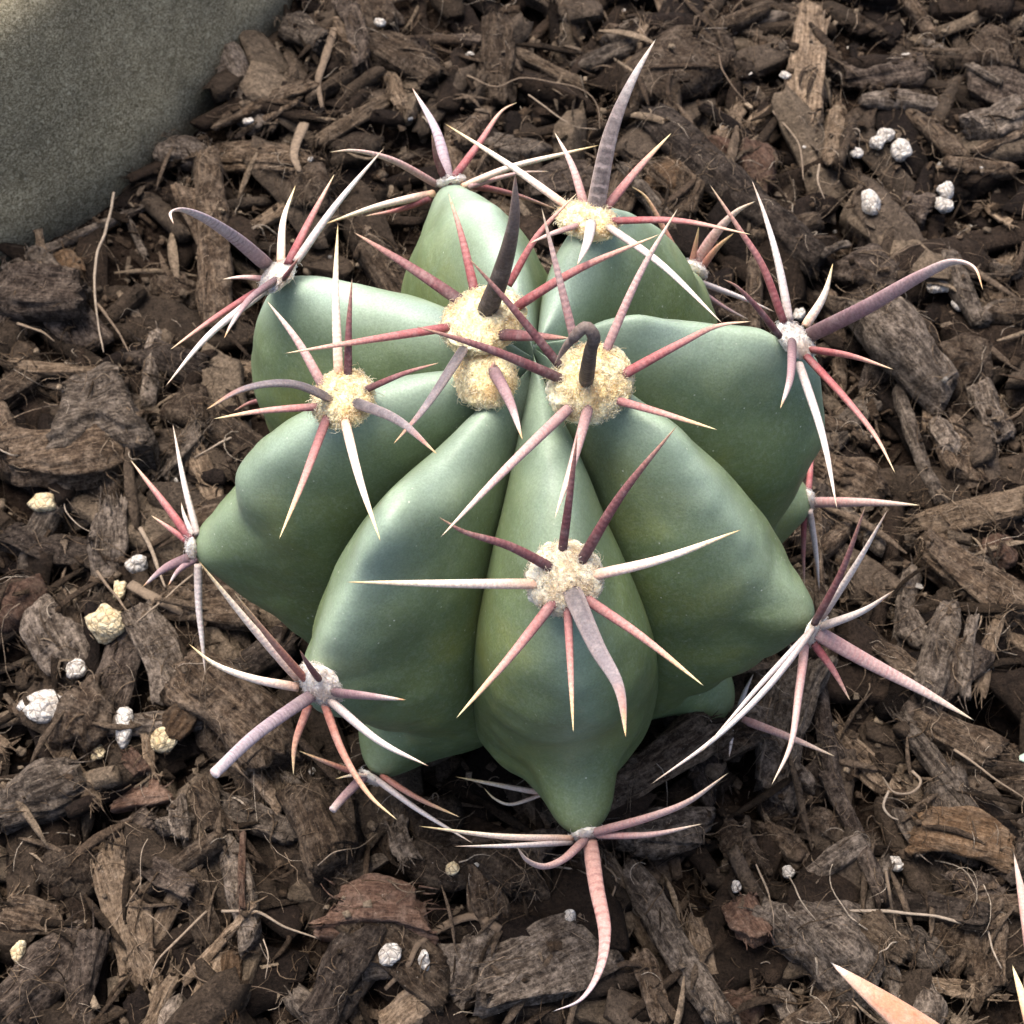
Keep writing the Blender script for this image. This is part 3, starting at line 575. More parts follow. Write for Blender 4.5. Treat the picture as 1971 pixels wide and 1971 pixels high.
# ------------------------------------------------------------------ loose pieces: bark chips, clods, perlite, root fibres
def tube(pts, rad, m=5, squash=1.0, up=(0, 0, 1)):
    pts = np.asarray(pts, float); T = np.gradient(pts, axis=0); T /= np.maximum(np.linalg.norm(T, axis=1), 1e-9)[:, None]
    B = np.cross(T, np.asarray(up)+1e-3); B /= np.maximum(np.linalg.norm(B, axis=1), 1e-9)[:, None]; N_ = np.cross(B, T)
    rad = np.broadcast_to(rad, (len(pts),))
    ang = np.arange(m)*2*math.pi/m
    V = pts[:, None]+rad[:, None, None]*(B[:, None]*np.cos(ang)[None, :, None]+N_[:, None]*(squash*np.sin(ang))[None, :, None])
    return V.reshape(-1, 3), grid_faces(len(pts), m, True)+[tuple(range(m))[::-1], tuple((len(pts)-1)*m+j for j in range(m))]
def chip_arrays(kind, L, W, Tk, seed, lod=1.0):
    """local x along the grain; kind: slab, stick, fib(rous), clod"""
    r0 = np.random.default_rng(seed); nx = max(int(30*lod), 9); nr = max(int(26*lod), 10)
    ang = np.arange(nr)*2*math.pi/nr; e = {'slab': .50, 'stick': .9, 'fib': .7, 'clod': 1.0}[kind]
    cy = np.sign(np.cos(ang))*np.abs(np.cos(ang))**e; cz = np.sign(np.sin(ang))*np.abs(np.sin(ang))**e
    V = []
    u = np.linspace(-1, 1, nx)
    if kind == 'clod': u = np.sin(u*math.pi/2)
    ph = r0.uniform(0, 6.28, 4); bend = r0.normal()*.10; twist = r0.normal()*.25
    grooves = 1+sum(.09/(1+.35*q)*np.cos(ang*(3+2*q)+r0.uniform(0, 6.28)) for q in range(4))*(1 if kind in ('fib', 'slab') else .45)
    for i, x in enumerate(u):
        if kind == 'clod': tp = math.sqrt(max(1-x*x, 0))**.85
        else:
            tp = 1-.10*abs(x)**3-(.0 if kind != 'fib' else .12*max(x, 0)**2)
            tp *= (1+.10*math.sin(2.2*x+ph[0])+.05*math.sin(5*x+ph[1]))
            if abs(x) > .97: tp *= .82
        a = twist*x
        y_, z_ = cy*W/2*tp*grooves, cz*Tk/2*tp*grooves
        yy = y_*math.cos(a)-z_*math.sin(a); zz = y_*math.sin(a)+z_*math.cos(a)
        # broken ends are ragged: each line of grain stops at its own place
        rag = (r0.normal(size=nr)*(.035 if kind != 'fib' else .08) if abs(x) > .9 and kind != 'clod' else 0)
        slant = (r0.normal()*0 + ph[2]-3.1)*.06*(cy if abs(x) > .8 else 0)
        V.append(np.stack([np.full(nr, x*L/2)+(rag+slant*np.sign(x))*min(L, W*2), yy+bend*W*x*x*1.5, zz-.08*Tk*x*x], -1))
    V = np.array(V).reshape(-1, 3)
    sc = 1.0/max(W, .15)
    nz = fbm(V*np.array([.55, 1.6, 1.6])*sc*1.6 if kind != 'clod' else V*sc*1.9, seed, 4)
    D = V*np.array([0 if kind != 'clod' else 1, 1, 1]); D /= np.maximum(np.linalg.norm(D, axis=1), 1e-6)[:, None]
    V = V+D*(nz*(.11 if kind != 'clod' else .13)*min(W, Tk*1.5))[:, None]
    if kind == 'clod': V = V+D*(vnoise(V*14, seed+5)*.018)[:, None]
    Fc = grid_faces(nx, nr, True)+[tuple(range(nr))[::-1], tuple((nx-1)*nr+j for j in range(nr))]
    # frayed strands torn loose at the surface and the ends
    nf = {'fib': 26, 'slab': 6, 'stick': 4, 'clod': 14}[kind]
    nf = int(nf*(.4+.6*lod)*min(1.6, .5+L))
    Vs, b = [V], len(V)
    for k in range(nf):
        if kind == 'clod':
            j = r0.integers(0, len(V)); p = V[j]; d = unit(D[j]*.5+r0.normal(size=3)*.7); ln = r0.uniform(.08, .25)
        else:
            sgn = r0.choice([-1, 1]); onend = r0.random() < .65
            p = np.array([sgn*L/2*(r0.uniform(.8, 1.0) if onend else r0.uniform(-.8, .8)), r0.uniform(-.4, .4)*W, r0.uniform(.0, .45)*Tk]); d = unit((sgn*1.0, r0.normal()*.35, abs(r0.normal())*.3)); ln = r0.uniform(.08, .35)*min(1, L)
        q = unit(np.cross(d, r0.normal(size=3)))*r0.uniform(-.4, .4)
        P_ = np.array([p+d*ln*f+q*ln*f*f for f in np.linspace(0, 1, 5)])
        tv, tf = tube(P_, np.linspace(1, .3, 5)*r0.uniform(.006, .016), 4)
        Vs.append(tv); Fc += [tuple(i+b for i in f) for f in tf]; b += len(tv)
    return np.vstack(Vs), Fc
def chip_mesh(kind, L, W, Tk, seed, tone, lod=1.0):
    V, Fc = chip_arrays(kind, L, W, Tk, seed, lod)
    return mesh('bark_chip' if kind != 'clod' else 'soil_clod', V, Fc, BK[tone])

def settle(o, p1, p2, W, Tk, z1, z2):
    """raise the height map where a piece now lies"""
    global H
    d = p2-p1; L = np.linalg.norm(d)
    if L < 1e-6: return
    d = d/L; rx_ = HXX-p1[0]; ry_ = HYY-p1[1]
    s_ = rx_*d[0]+ry_*d[1]; t_ = -rx_*d[1]+ry_*d[0]
    m = (s_ > 0) & (s_ < L) & (np.abs(t_) < W/2)
    top = z1+(z2-z1)*s_/L+Tk*.5*np.sqrt(np.clip(1-(t_/(W/2+1e-6))**2, 0, 1))
    H = np.where(m, np.maximum(H, top), H)
def lay(name, me_fn, p1, p2, W, Tk, sink=.3, roll=0.0, zmax=None):
    """lay a piece between two ground points on whatever is already there"""
    d = p2-p1; L = np.linalg.norm(d); n_ = 7
    q = np.array([p1+d*f for f in np.linspace(.08, .92, n_)]); side = np.array([-d[1], d[0]])/max(L, 1e-6)
    hs = np.array([np.mean([hget(*(c+side*o)) for o in (-.3*W, 0, .3*W)]) for c in q])
    # a plank rests on its highest points: fit, then lift so that nothing is far inside
    A_ = np.stack([np.linspace(.08, .92, n_), np.ones(n_)], 1); k, c = np.linalg.lstsq(A_, hs, rcond=None)[0]
    k = float(np.clip(k, -.45*L, .45*L)); c += np.percentile(hs-(k*A_[:, 0]+c), 60)
    z1, z2 = c+Tk*(.5-sink), c+k+Tk*(.5-sink)
    if zmax is not None: z1, z2 = min(z1, zmax), min(z2, zmax)
    o = obj(name, me_fn); o.location = Vector(np.array([*(p1+p2)/2, (z1+z2)/2])*S)
    o.rotation_mode = 'XYZ'; o.rotation_euler = (roll, -math.atan2(z2-z1, L), math.atan2(d[1], d[0]))
    settle(o, p1, p2, W, Tk, z1, z2)
    return o
def gp(x, y, z):   # ground point under a pixel; z is the height of the piece there
    return at_z(x, y, z)[:2]

LM = [((100, 150), 'the stone block'), ((1280, 90), 'the largest earth-covered lump'), ((1400, 340), 'the long charcoal-grey stick'), ((1560, 110), 'the streaked upright log'), ((1710, 280), 'three white perlite grains'), ((400, 430), 'the thick brown log'),
      ((200, 780), 'the big square slab'), ((100, 1200), 'the rust-brown clod'), ((90, 1360), 'the largest white perlite grain'), ((75, 1520), 'the silvery weathered slab'), ((230, 1750), 'the long tan plate'), ((60, 1870), 'the dark forked stick'), ((440, 1880), 'the orange-brown splinter'),
      ((730, 1750), 'the reddish-brown chunk'), ((610, 1610), 'the stout brown log'), ((1040, 1850), 'the salmon spine tip'), ((1300, 1810), 'the long pale grey stick'), ((1510, 1400), 'the wide grey slab'), ((1700, 1430), 'the torn straw-coloured wood'), ((1860, 1600), 'the smooth orange-brown slab'),
      ((1600, 1810), 'the biggest grey lump'), ((1800, 980), 'the bright tan level stick'), ((1740, 680), 'the fuzzy log'), ((700, 80), 'the broad brown bark plate'), ((960, 100), 'the upright brown bark plate'), ((1900, 60), 'the thin slanting twig'), ((450, 1350), 'the thick smooth bark piece'), ((320, 950), 'the left cactus rib')]
def near(x, y):
    return LM[int(np.argmin([(x-p[0])**2+(y-p[1])**2 for p, _ in LM]))][1]
USED = {}
def name_near(o, desc, x, y, cat, group):
    l = desc+' beside '+near(x, y)
    tag(o, l, cat, group+' beside '+near(x, y))
# small chips first: the bed that the larger pieces lie on
def tone_name(t): return {'brown': 'brown', 'dark': 'dark brown', 'grey': 'grey', 'tan': 'pale tan', 'amber': 'amber', 'red': 'reddish', 'clod': 'dark'}[t]
BED_LABEL = {('slab', 'brown'): 'small flat brown bark chip bedded in the mulch', ('slab', 'dark'): 'small flat dark bark chip bedded in the mulch', ('slab', 'grey'): 'small flat grey bark chip bedded in the mulch',
             ('stick', 'brown'): 'small round brown wood bit bedded in the mulch', ('stick', 'grey'): 'small round grey wood bit bedded in the mulch', ('fib', 'tan'): 'small frayed tan wood splinter bedded in the mulch',
             ('clod', 'clod'): 'small crumbly peat clod bedded in the mulch'}
protos = {}
for key in BED_LABEL:
    protos[key] = []
    for v in range(4):
        L = {'slab': 1.25, 'stick': 1.35, 'fib': 1.5, 'clod': .7}[key[0]]*rng.uniform(.75, 1.3); Wd = {'slab': .44, 'stick': .27, 'fib': .27, 'clod': .55}[key[0]]*rng.uniform(.8, 1.2)
        Tk = {'slab': .24, 'stick': .26, 'fib': .16, 'clod': .42}[key[0]]*rng.uniform(.8, 1.2)
        protos[key].append((chip_mesh(key[0], L, Wd, Tk, 400+len(protos)*10+v, key[1], .62), L, Wd, Tk))
def on_stone(p, pad=.25):
    i = np.argmin(((BL-p)**2).sum(1)); return ((p-BL[i])@nrm[i]) > -pad
# the buried layer: chips too many and too covered to count, one mass
UNDER = []
for v in range(16):
    kd = ['slab', 'slab', 'stick', 'fib'][v % 4]; L = rng.uniform(.9, 1.8); Wd = L*{'slab': rng.uniform(.25, .45), 'stick': rng.uniform(.14, .24), 'fib': rng.uniform(.12, .24)}[kd]; Tk = Wd*(.5 if kd != 'stick' else .85)
    UNDER.append((*chip_arrays(kd, L, Wd, Tk, 800+v, .42), L, Wd, Tk))
UPAL = np.array([(.012, .008, .006), (.024, .016, .011), (.042, .030, .021), (.075, .056, .041), (.12, .09, .063)])  # darkest tones lowered to paint deeper shade into gaps between chips
Vs, Fs, Ts, b = [], [], [], 0
for i in range(1250):
    while True:
        y = rng.uniform(-7.2, 12.6); hw = 6.2+(y+6)*.23; x = rng.uniform(-hw-.6, hw+.6); c = np.array([x, y])
        if np.hypot(x, y) > 1.9 and not on_stone(c, .1): break
    v, f, L, Wd, Tk = UNDER[rng.integers(16)]; sc_ = rng.uniform(.6, 1.15); L, Wd, Tk = L*sc_, Wd*sc_, Tk*sc_
    a = rng.uniform(0, 6.283); t = rng.normal()*.22; ro = rng.normal()*.4
    d = np.array([math.cos(a), math.sin(a)])*L/2
    z = float(np.percentile([hget(*(c+d*q)) for q in (-.8, -.4, 0, .4, .8)], 60))+Tk*.25
    z = min(z, -.16)
    Rx = np.array([[1, 0, 0], [0, math.cos(ro), -math.sin(ro)], [0, math.sin(ro), math.cos(ro)]]); Ry = np.array([[math.cos(t), 0, math.sin(t)], [0, 1, 0], [-math.sin(t), 0, math.cos(t)]]); Rz = np.array([[math.cos(a), -math.sin(a), 0], [math.sin(a), math.cos(a), 0], [0, 0, 1]])
    Vs.append((v*sc_)@(Rz@Ry@Rx).T+np.array([*c, z])); Fs += [tuple(k+b for k in q) for q in f]; b += len(v)
    Ts.append(np.repeat(UPAL[rng.choice(5, p=[.25, .27, .23, .15, .1])][None]*rng.uniform(.7, 1.3), len(v), 0))
    settle(None, c-d, c+d, Wd, Tk, z, z)
o = obj('bark_bed', mesh('bark_bed', np.vstack(Vs), Fs, LIT, True, {'tone': np.vstack(Ts)})); tag(o, 'buried layer of brown bark chips under the loose ones', 'bark', kind='stuff')
def bed_spot():
    while True:
        y = rng.uniform(-6.3, 11.6); hw = 5.6+(y+6)*.22
        x = rng.uniform(-hw-.6, hw+.2)
        p = np.array([x, y])
        if np.hypot(x, y) < 2.55 or on_stone(p): continue
        return p
keys = list(BED_LABEL); pk = np.array([.19, .14, .15, .13, .15, .17, .07])
NBED = 150
for i in range(NBED):
    key = keys[rng.choice(len(keys), p=pk)]; me, L, Wd, Tk = protos[key][rng.integers(4)]
    c = bed_spot(); a = rng.uniform(0, math.pi); d = np.array([math.cos(a), math.sin(a)])*L/2
    o = lay('bark_chip' if key[0] != 'clod' else 'soil_clod', me, c-d, c+d, Wd, Tk, .22, rng.normal()*.3, .22)
    name_near(o, BED_LABEL[key].replace(' bedded in the mulch', ''), *px([*c, .2]), 'bark' if key[0] != 'clod' else 'clod', BED_LABEL[key].replace(' bedded in the mulch', 's').replace('clods', 'clods'))

# traced pieces: crop, x1, y1, x2, y2, width (photo px), shape, tone, label
CH = [
('b', 130, 20, 350, 190, 52, 'stick', 'grey', 'short grey twig speckled with white at the foot of the stone block'),
('b', 470, -20, 560, 300, 40, 'slab', 'dark', None), ('b', 540, 150, 950, 360, 60, 'slab', 'brown', 'broad brown bark plate lying between stone block and upright bark plate'),
('b', 1260, 90, 1270, 450, 62, 'slab', 'brown', 'upright brown bark plate with straight pale edge behind the cactus'),
('b', 870, -10, 1340, 195, 22, 'slab', 'dark', None),
('s', 1395, 15, 1215, 165, 138, 'clod', 'clod', 'largest rounded earth-covered lump behind the cactus'),
('s', 1248, 195, 1575, 500, 66, 'stick', 'dark', 'long charcoal-grey stick slanting down behind the cactus'),
('s', 1255, 345, 1345, 280, 72, 'clod', 'amber', 'smooth tan lump tucked under the long charcoal-grey stick'),
('s', 1405, 245, 1505, 335, 80, 'clod', 'red', 'rounded brown lump on the far side of the long charcoal-grey stick'),
('c', 640, -30, 580, 720, 72, 'fib', 'tan', 'weathered upright log with pale streaked wood beside the perlite'),
('c', 800, 330, 1400, 320, 55, 'slab', 'dark', 'dark rectangular bark slab next to the streaked upright log'),
('c', 1340, 100, 1810, 480, 15, 'stick', 'grey', 'thin straight twig slanting past the dark rectangular slab'),
('s', 1860, 60, 1960, 70, 90, 'clod', 'clod', None), ('c', 1660, 780, 1950, 590, 58, 'slab', 'grey', None), ('c', 1650, 880, 1950, 770, 18, 'stick', 'brown', None),
('c', 260, 640, 480, 500, 30, 'fib', 'tan', 'short pale tan splinter leaning on the streaked upright log'), ('c', 60, 300, 360, 300, 42, 'clod', 'clod', None),
('c', 1215, 1210, 1370, 1240, 52, 'slab', 'dark', 'small black block of bark between white perlite grains'),
('a', 1270, 720, 1980, 1060, 54, 'slab', 'brown', 'squared brown stick pointing at the stone block'), ('s', 292, 255, 395, 245, 62, 'clod', 'grey', 'grey pebble-like lump sitting against the stone block'),
('a', 1320, 650, 1932, 480, 28, 'slab', 'brown', None), ('a', 1370, 700, 1880, 590, 11, 'stick', 'brown', None),
('a', 1275, 900, 1340, 1960, 60, 'stick', 'brown', 'thick brown log under the pale hooked spine'),
('a', -20, 1600, 880, 1100, 17, 'stick', 'grey', 'long straight grey straw lying along the stone block'), ('a', 200, 1340, 285, 1730, 14, 'fib', 'tan', None),
('a', 320, 1430, 480, 1690, 52, 'clod', 'amber', 'orange-brown lump below the long grey straw'), ('d', -20, 470, 500, 560, 82, 'slab', 'dark', 'dark grey bark slab with rounded end below the grey straw'),
('a', 730, 1170, 850, 1420, 14, 'stick', 'grey', None), ('a', 930, 1560, 1180, 1800, 78, 'clod', 'clod', 'fuzzy grey clump of fibre and soil beside the thick brown log'),
('d', 380, 1270, 860, 1190, 148, 'slab', 'grey', 'big square grey-brown bark slab on top of a longer one'), ('d', -40, 1560, 890, 1480, 96, 'slab', 'brown', 'long wide brown bark slab beneath the big square one'),
('d', 60, 960, 640, 930, 26, 'fib', 'tan', 'frayed tan strip behind the big square bark slab'), ('d', 950, 1640, 1260, 1330, 54, 'fib', 'grey', None), ('d', 1200, 1470, 1330, 1770, 44, 'fib', 'tan', None),
('e', -20, 380, 530, 470, 58, 'slab', 'dark', 'dark bark slab with a pale dusty edge below the wide brown slab'), ('e', 690, 200, 600, 660, 64, 'fib', 'grey', 'upright frayed grey-brown wood chunk beside the leftmost cactus rib'),
('e', -30, 700, 220, 850, 100, 'clod', 'red', 'rust-brown crumbly clod beside a large grey-brown one'), ('e', 200, 820, 420, 1250, 96, 'clod', 'grey', 'large rough grey-brown clod next to the rust-brown one'), ('e', 480, 760, 640, 840, 48, 'clod', 'clod', None),
('e', 860, 870, 1110, 1350, 70, 'slab', 'grey', 'flat grey-tan bark plate tapering to a point by the cream perlite'), ('7', 60, 30, 560, 500, 118, 'stick', 'brown', 'thick dark brown smooth bark piece beneath the blunt broken spine'),
('e', 400, 1680, 640, 1360, 92, 'clod', 'clod', 'dark rough clod beside the largest white perlite grain'), ('e', 1010, 1610, 1210, 1420, 44, 'slab', 'amber', 'honey-brown block of wood touching a cream perlite grain'),
('f', -30, 570, 490, 360, 88, 'slab', 'grey', 'large weathered slab with silvery grey top'), ('f', 700, 470, 1010, 430, 44, 'slab', 'red', 'pinkish bark flake below the perlite grains'), ('f', 770, 210, 860, 340, 36, 'slab', 'red', 'small pinkish cube of bark'),
('f', 880, 90, 915, 335, 18, 'fib', 'tan', None), ('f', 620, 750, 935, 590, 46, 'slab', 'dark', 'angular dark grey chip below the pinkish flake'), ('f', 1085, 530, 1115, 750, 38, 'stick', 'grey', None), ('f', 1210, 390, 1330, 720, 48, 'stick', 'brown', None),
('f', 1350, 520, 1840, 720, 44, 'slab', 'grey', 'straight pale grey bark strip below the blunt broken spine'), ('f', 1460, 260, 1750, 540, 30, 'stick', 'tan', 'tan stick under the blunt broken spine'), ('f', 870, 890, 1180, 1080, 40, 'slab', 'dark', None),
('f', 660, 800, 870, 1620, 76, 'fib', 'tan', 'long tan fibrous bark plate with frayed lower end'), ('f', 1200, 950, 1260, 1400, 44, 'slab', 'brown', None), ('f', -60, 1980, 480, 1270, 104, 'stick', 'dark', 'thick dark forked stick, its longer arm'),
('f', 430, 1990, 520, 1330, 62, 'stick', 'dark', 'thick dark stub leaning on the longer dark stick'), ('f', -20, 1200, 340, 1240, 58, 'slab', 'brown', None), ('f', 250, 800, 590, 1000, 96, 'clod', 'clod', None),
('f', 1090, 1630, 1590, 1170, 18, 'stick', 'tan', 'slender bent tan twig'), ('f', 880, 1960, 1040, 1540, 30, 'fib', 'tan', 'frayed tan splinter joined to the slender bent twig'), ('f', 1420, 1400, 1410, 1890, 40, 'fib', 'amber', 'upright orange-brown fibrous splinter'), ('f', 1480, 690, 1490, 1210, 14, 'stick', 'red', None),
('7', 640, 640, 830, 1100, 86, 'stick', 'brown', 'stout brown bark log below the cactus beside the loose spine tips'), ('7', 790, 1260, 1300, 1290, 84, 'slab', 'red', 'reddish-brown chunk with ragged edge above a cream perlite grain'), ('7', 1110, 800, 1210, 1090, 40, 'fib', 'grey', None), ('7', 850, 1150, 1090, 1000, 26, 'slab', 'grey', None),
('7', 690, 1960, 960, 1430, 76, 'stick', 'dark', 'dark smooth stick below the reddish-brown chunk'), ('7', 1440, 1790, 1620, 1410, 72, 'clod', 'grey', None), ('8', 370, 1740, 960, 1480, 112, 'slab', 'grey', 'big dark bark slab under the long salmon spine tip'), ('7', 1060, 1950, 1310, 1770, 54, 'slab', 'tan', None),
('7', 1590, 1060, 1650, 1400, 70, 'slab', 'brown', None), ('8', 1130, 1030, 1650, 1950, 58, 'stick', 'grey', 'long pale grey stick lying right of the salmon spine'), ('8', 1210, 1530, 1320, 1910, 44, 'stick', 'brown', None), ('8', 1060, 930, 1560, 790, 74, 'slab', 'grey', 'grey bark slab beneath the pale spines of the front nose'),
('8', 1000, 680, 1600, 360, 76, 'stick', 'brown', 'dark brown log in the shade under the cactus'), ('8', 1650, 760, 1850, 1080, 54, 'clod', 'clod', None), ('6', 570, 1700, 750, 1030, 84, 'slab', 'grey', 'wide grey slab under the long pair of white spines'), ('6', 840, 1000, 960, 1700, 34, 'stick', 'dark', None),
('6', 845, 190, 890, 1000, 22, 'stick', 'brown', 'thin dark twig standing upright against the right side of the cactus'), ('6', 1310, 660, 1420, 960, 50, 'clod', 'grey', None), ('6', 1420, 1210, 1570, 690, 54, 'stick', 'grey', None), ('6', 1625, 1190, 1640, 790, 25, 'stick', 'grey', None), ('6', 1700, 1160, 1800, 750, 25, 'fib', 'tan', None), ('6', 1090, 860, 1390, 1100, 46, 'slab', 'brown', None),
('6', 1380, 240, 1980, 140, 56, 'fib', 'tan', 'bright tan fibrous stick lying level beside the pink side spine'), ('6', 1400, 350, 1940, 800, 88, 'slab', 'brown', 'broad brown slab under the bright tan stick'), ('6', 960, 1300, 1360, 1700, 52, 'fib', 'tan', 'torn straw-coloured wood piece with curled shreds'), ('6', 1300, 1280, 1700, 1850, 40, 'fib', 'grey', None), ('6', 1380, 1290, 1810, 1510, 58, 'slab', 'brown', None),
('g', 1270, 660, 1900, 800, 74, 'slab', 'amber', 'smooth orange-brown slab with one rounded end'), ('g', 580, 990, 945, 760, 38, 'stick', 'grey', 'pale grey curved stick standing out of a dark gap'), ('g', 370, 590, 610, 890, 44, 'stick', 'brown', None), ('g', 560, 530, 860, 720, 54, 'clod', 'clod', None), ('g', 740, 290, 1080, 1200, 34, 'stick', 'dark', None), ('g', 1175, 560, 1310, 870, 28, 'stick', 'grey', None),
('g', 430, 1150, 1060, 1660, 140, 'clod', 'grey', 'biggest grey lump in front of the large cut-off spine tip'), ('g', 920, 1300, 1210, 1480, 48, 'slab', 'tan', None), ('g', 1180, 1310, 1480, 1500, 66, 'clod', 'grey', None), ('g', 1110, 1500, 1190, 1870, 38, 'stick', 'grey', None), ('g', 1350, 1670, 1370, 1950, 68, 'stick', 'grey', None), ('g', 1200, 1610, 1790, 1690, 28, 'fib', 'tan', None),
('g', 380, 1600, 530, 1900, 44, 'stick', 'grey', None), ('g', 60, 1850, 350, 1770, 76, 'clod', 'red', 'reddish-brown smooth stone-like lump'), ('g', 1490, 1010, 1880, 1060, 50, 'clod', 'dark', None), ('g', 1070, 1060, 1730, 1270, 50, 'slab', 'dark', None), ('g', 150, 1130, 290, 1420, 66, 'slab', 'red', None),
('h', 780, 140, 1480, 560, 92, 'clod', 'clod', None), ('h', 930, 330, 1480, 800, 92, 'stick', 'grey', 'thick fuzzy log under the long mauve hooked spine'), ('h', 1440, 380, 1740, 700, 104, 'clod', 'clod', 'dark round clod dotted with white next to the fuzzy log'), ('h', 1400, 890, 1530, 1160, 48, 'clod', 'grey', 'drop-shaped grey lump at the tip of the fuzzy log'), ('h', 1660, 700, 1850, 1010, 54, 'stick', 'grey', None),
('h', 1160, 690, 1440, 1450, 28, 'stick', 'grey', 'straight grey-tan stick crossing towards the bright tan one'), ('h', 720, 1150, 1060, 1330, 88, 'fib', 'brown', None), ('h', 1700, 1680, 1940, 1760, 68, 'clod', 'red', None), ('c', 750, 1520, 1200, 1700, 78, 'clod', 'dark', None), ('c', 660, 1570, 870, 1400, 14, 'stick', 'grey', None), ('c', 1760, 1540, 1950, 1560, 30, 'stick', 'grey', None), ('c', 1770, 1090, 1900, 1330, 20, 'fib', 'tan', None),
]
GEN = {'slab': ('flat', 'bark chip'), 'stick': ('rounded', 'wood stick'), 'fib': ('frayed', 'wood splinter'), 'clod': ('crumbly', 'clod')}
order = sorted(range(len(CH)), key=lambda i: -CH[i][5])
seen = {}
for i in order:
    c, x1, y1, x2, y2, wp, kind, tone, lab = CH[i]
    a, b = cpx(c, (x1, y1)), cpx(c, (x2, y2))
    zg = .35
    for it in range(2):
        p1, p2 = gp(*a, zg), gp(*b, zg)
        zg = .5*zg+.5*float(np.clip(np.mean([hget(*(p1+(p2-p1)*f)) for f in (.2, .5, .8)])+.15, 0, .9))
    L = float(np.linalg.norm(p2-p1)); mid = .5*(np.array(a)+np.array(b))
    W = wp/FPX*depth([*((p1+p2)/2), zg])
    # foreshortening: a width that runs away from the viewer is longer on the ground
    dr = (p2-p1)/L; W *= 1+.16*abs(dr[0]); Tk = W*{'slab': rng.uniform(.5, .72), 'stick': rng.uniform(.8, 1.0), 'fib': rng.uniform(.5, .7), 'clod': rng.uniform(.6, .8)}[kind]
    big = wp > 35
    o = lay('bark_chip' if kind in ('slab', 'fib') else ('stick' if kind == 'stick' else 'soil_clod'), chip_mesh(kind, L, W, Tk, 1000+i, tone, 1.35 if big else .9), p1, p2, W, Tk, .16 if kind != 'clod' else .28, rng.normal()*.14, .70)
    cat = {'slab': 'bark', 'fib': 'bark', 'stick': 'stick', 'clod': 'clod'}[kind]
    if lab: tag(o, lab, cat)
    else:
        size = 'large' if wp > 60 else ('mid-sized' if wp > 30 else 'thin')
        g = '%s %s %s %s' % (size, GEN[kind][0], tone_name(tone), GEN[kind][1])
        name_near(o, g, *mid, cat, g+'s')

# perlite grains: photo px, size, tint
PL = [(1706, 259, 15, 15, 'w'), (1690, 274, 15, 14, 'w'), (1733, 289, 20, 21, 'w'), (1675, 388, 19, 28, 'w'), (1820, 366, 17, 15, 'w'), (1817, 394, 20, 14, 'w'), (1649, 292, 15, 10, 'w'), (1512, 143, 12, 8, 'w'), (1551, 280, 9, 7, 'w'), (1889, 323, 7, 6, 'w'), (1828, 270, 9, 7, 'w'),
      (1810, 552, 28, 14, 'w'), (1855, 581, 20, 15, 'w'), (1539, 602, 13, 12, 'w'), (264, 1085, 21, 16, 'w'), (205, 1201, 36, 33, 'y'), (90, 1362, 50, 30, 'w'), (239, 1394, 19, 36, 'w'), (314, 1425, 29, 24, 'y'), (147, 1288, 18, 17, 'w'), (84, 968, 27, 18, 'y'), (189, 1446, 14, 14, 'y'), (752, 1836, 22, 20, 'w'), (817, 1847, 11, 19, 'w'), (600, 1483, 7, 7, 'w'), (870, 1670, 13, 12, 'y'),
      (1097, 1767, 13, 14, 'w'), (1414, 1704, 13, 11, 'w'), (1725, 1663, 18, 14, 'w'), (1517, 1678, 13, 12, 'w'), (477, 231, 11, 8, 'w'), (597, 303, 6, 6, 'w'), (783, 225, 11, 9, 'w'), (732, 40, 11, 8, 'w'), (905, 103, 10, 7, 'w'), (230, 1135, 13, 22, 'y'), (35, 1830, 14, 20, 'y')]
def perlite_mesh(a, b, c, seed, mat):
    V = []; n1, n2 = 13, 18
    for i in range(n1):
        ph = math.pi*i/(n1-1)
        for j in range(n2):
            q = 2*math.pi*j/n2; V.append((math.sin(ph)*math.cos(q), math.sin(ph)*math.sin(q), math.cos(ph)))
    V = np.array(V); f = 1+.28*fbm(V*1.3, seed, 2)+.12*np.abs(vnoise(V*4, seed+9))
    return mesh('perlite_grain', V*f[:, None]*np.array([a, b, c]), grid_faces(n1, n2, True), mat)
for i, (x, y, sx, sy, tint) in enumerate(PL):
    p = gp(x, y, .35); h = float(np.clip(hget(*p), -.1, .75)); p = gp(x, y, h+.05)
    k = .95*depth([*p, h])/FPX; a_, b_ = sx*k, sy*k*1.12; cc = min(a_, b_)*.8
    o = obj('perlite_grain', perlite_mesh(a_, b_, cc, 600+i, PERL if tint == 'w' else PERY), None, (*p, h+cc*.45))
    o.rotation_euler = (rng.normal()*.2, rng.normal()*.2, 0)
    big = max(sx, sy)
    sz = 'tiny' if big < 9 else ('small' if big < 16 else ('mid-sized' if big < 24 else 'large')); shp = 'long ' if max(sx, sy) > 1.5*min(sx, sy) else ''
    if (x, y) == (90, 1362): tag(o, 'largest white lumpy perlite grain, on dark clods', 'perlite', 'perlite grains')
    elif (x, y) == (205, 1201): tag(o, 'largest cream-coloured perlite grain, next to a flat grey-tan bark plate', 'perlite', 'perlite grains')
    else: name_near(o, '%s %s%s perlite grain' % (sz, shp, 'white' if tint == 'w' else 'cream'), x, y, 'perlite', 'perlite grains')

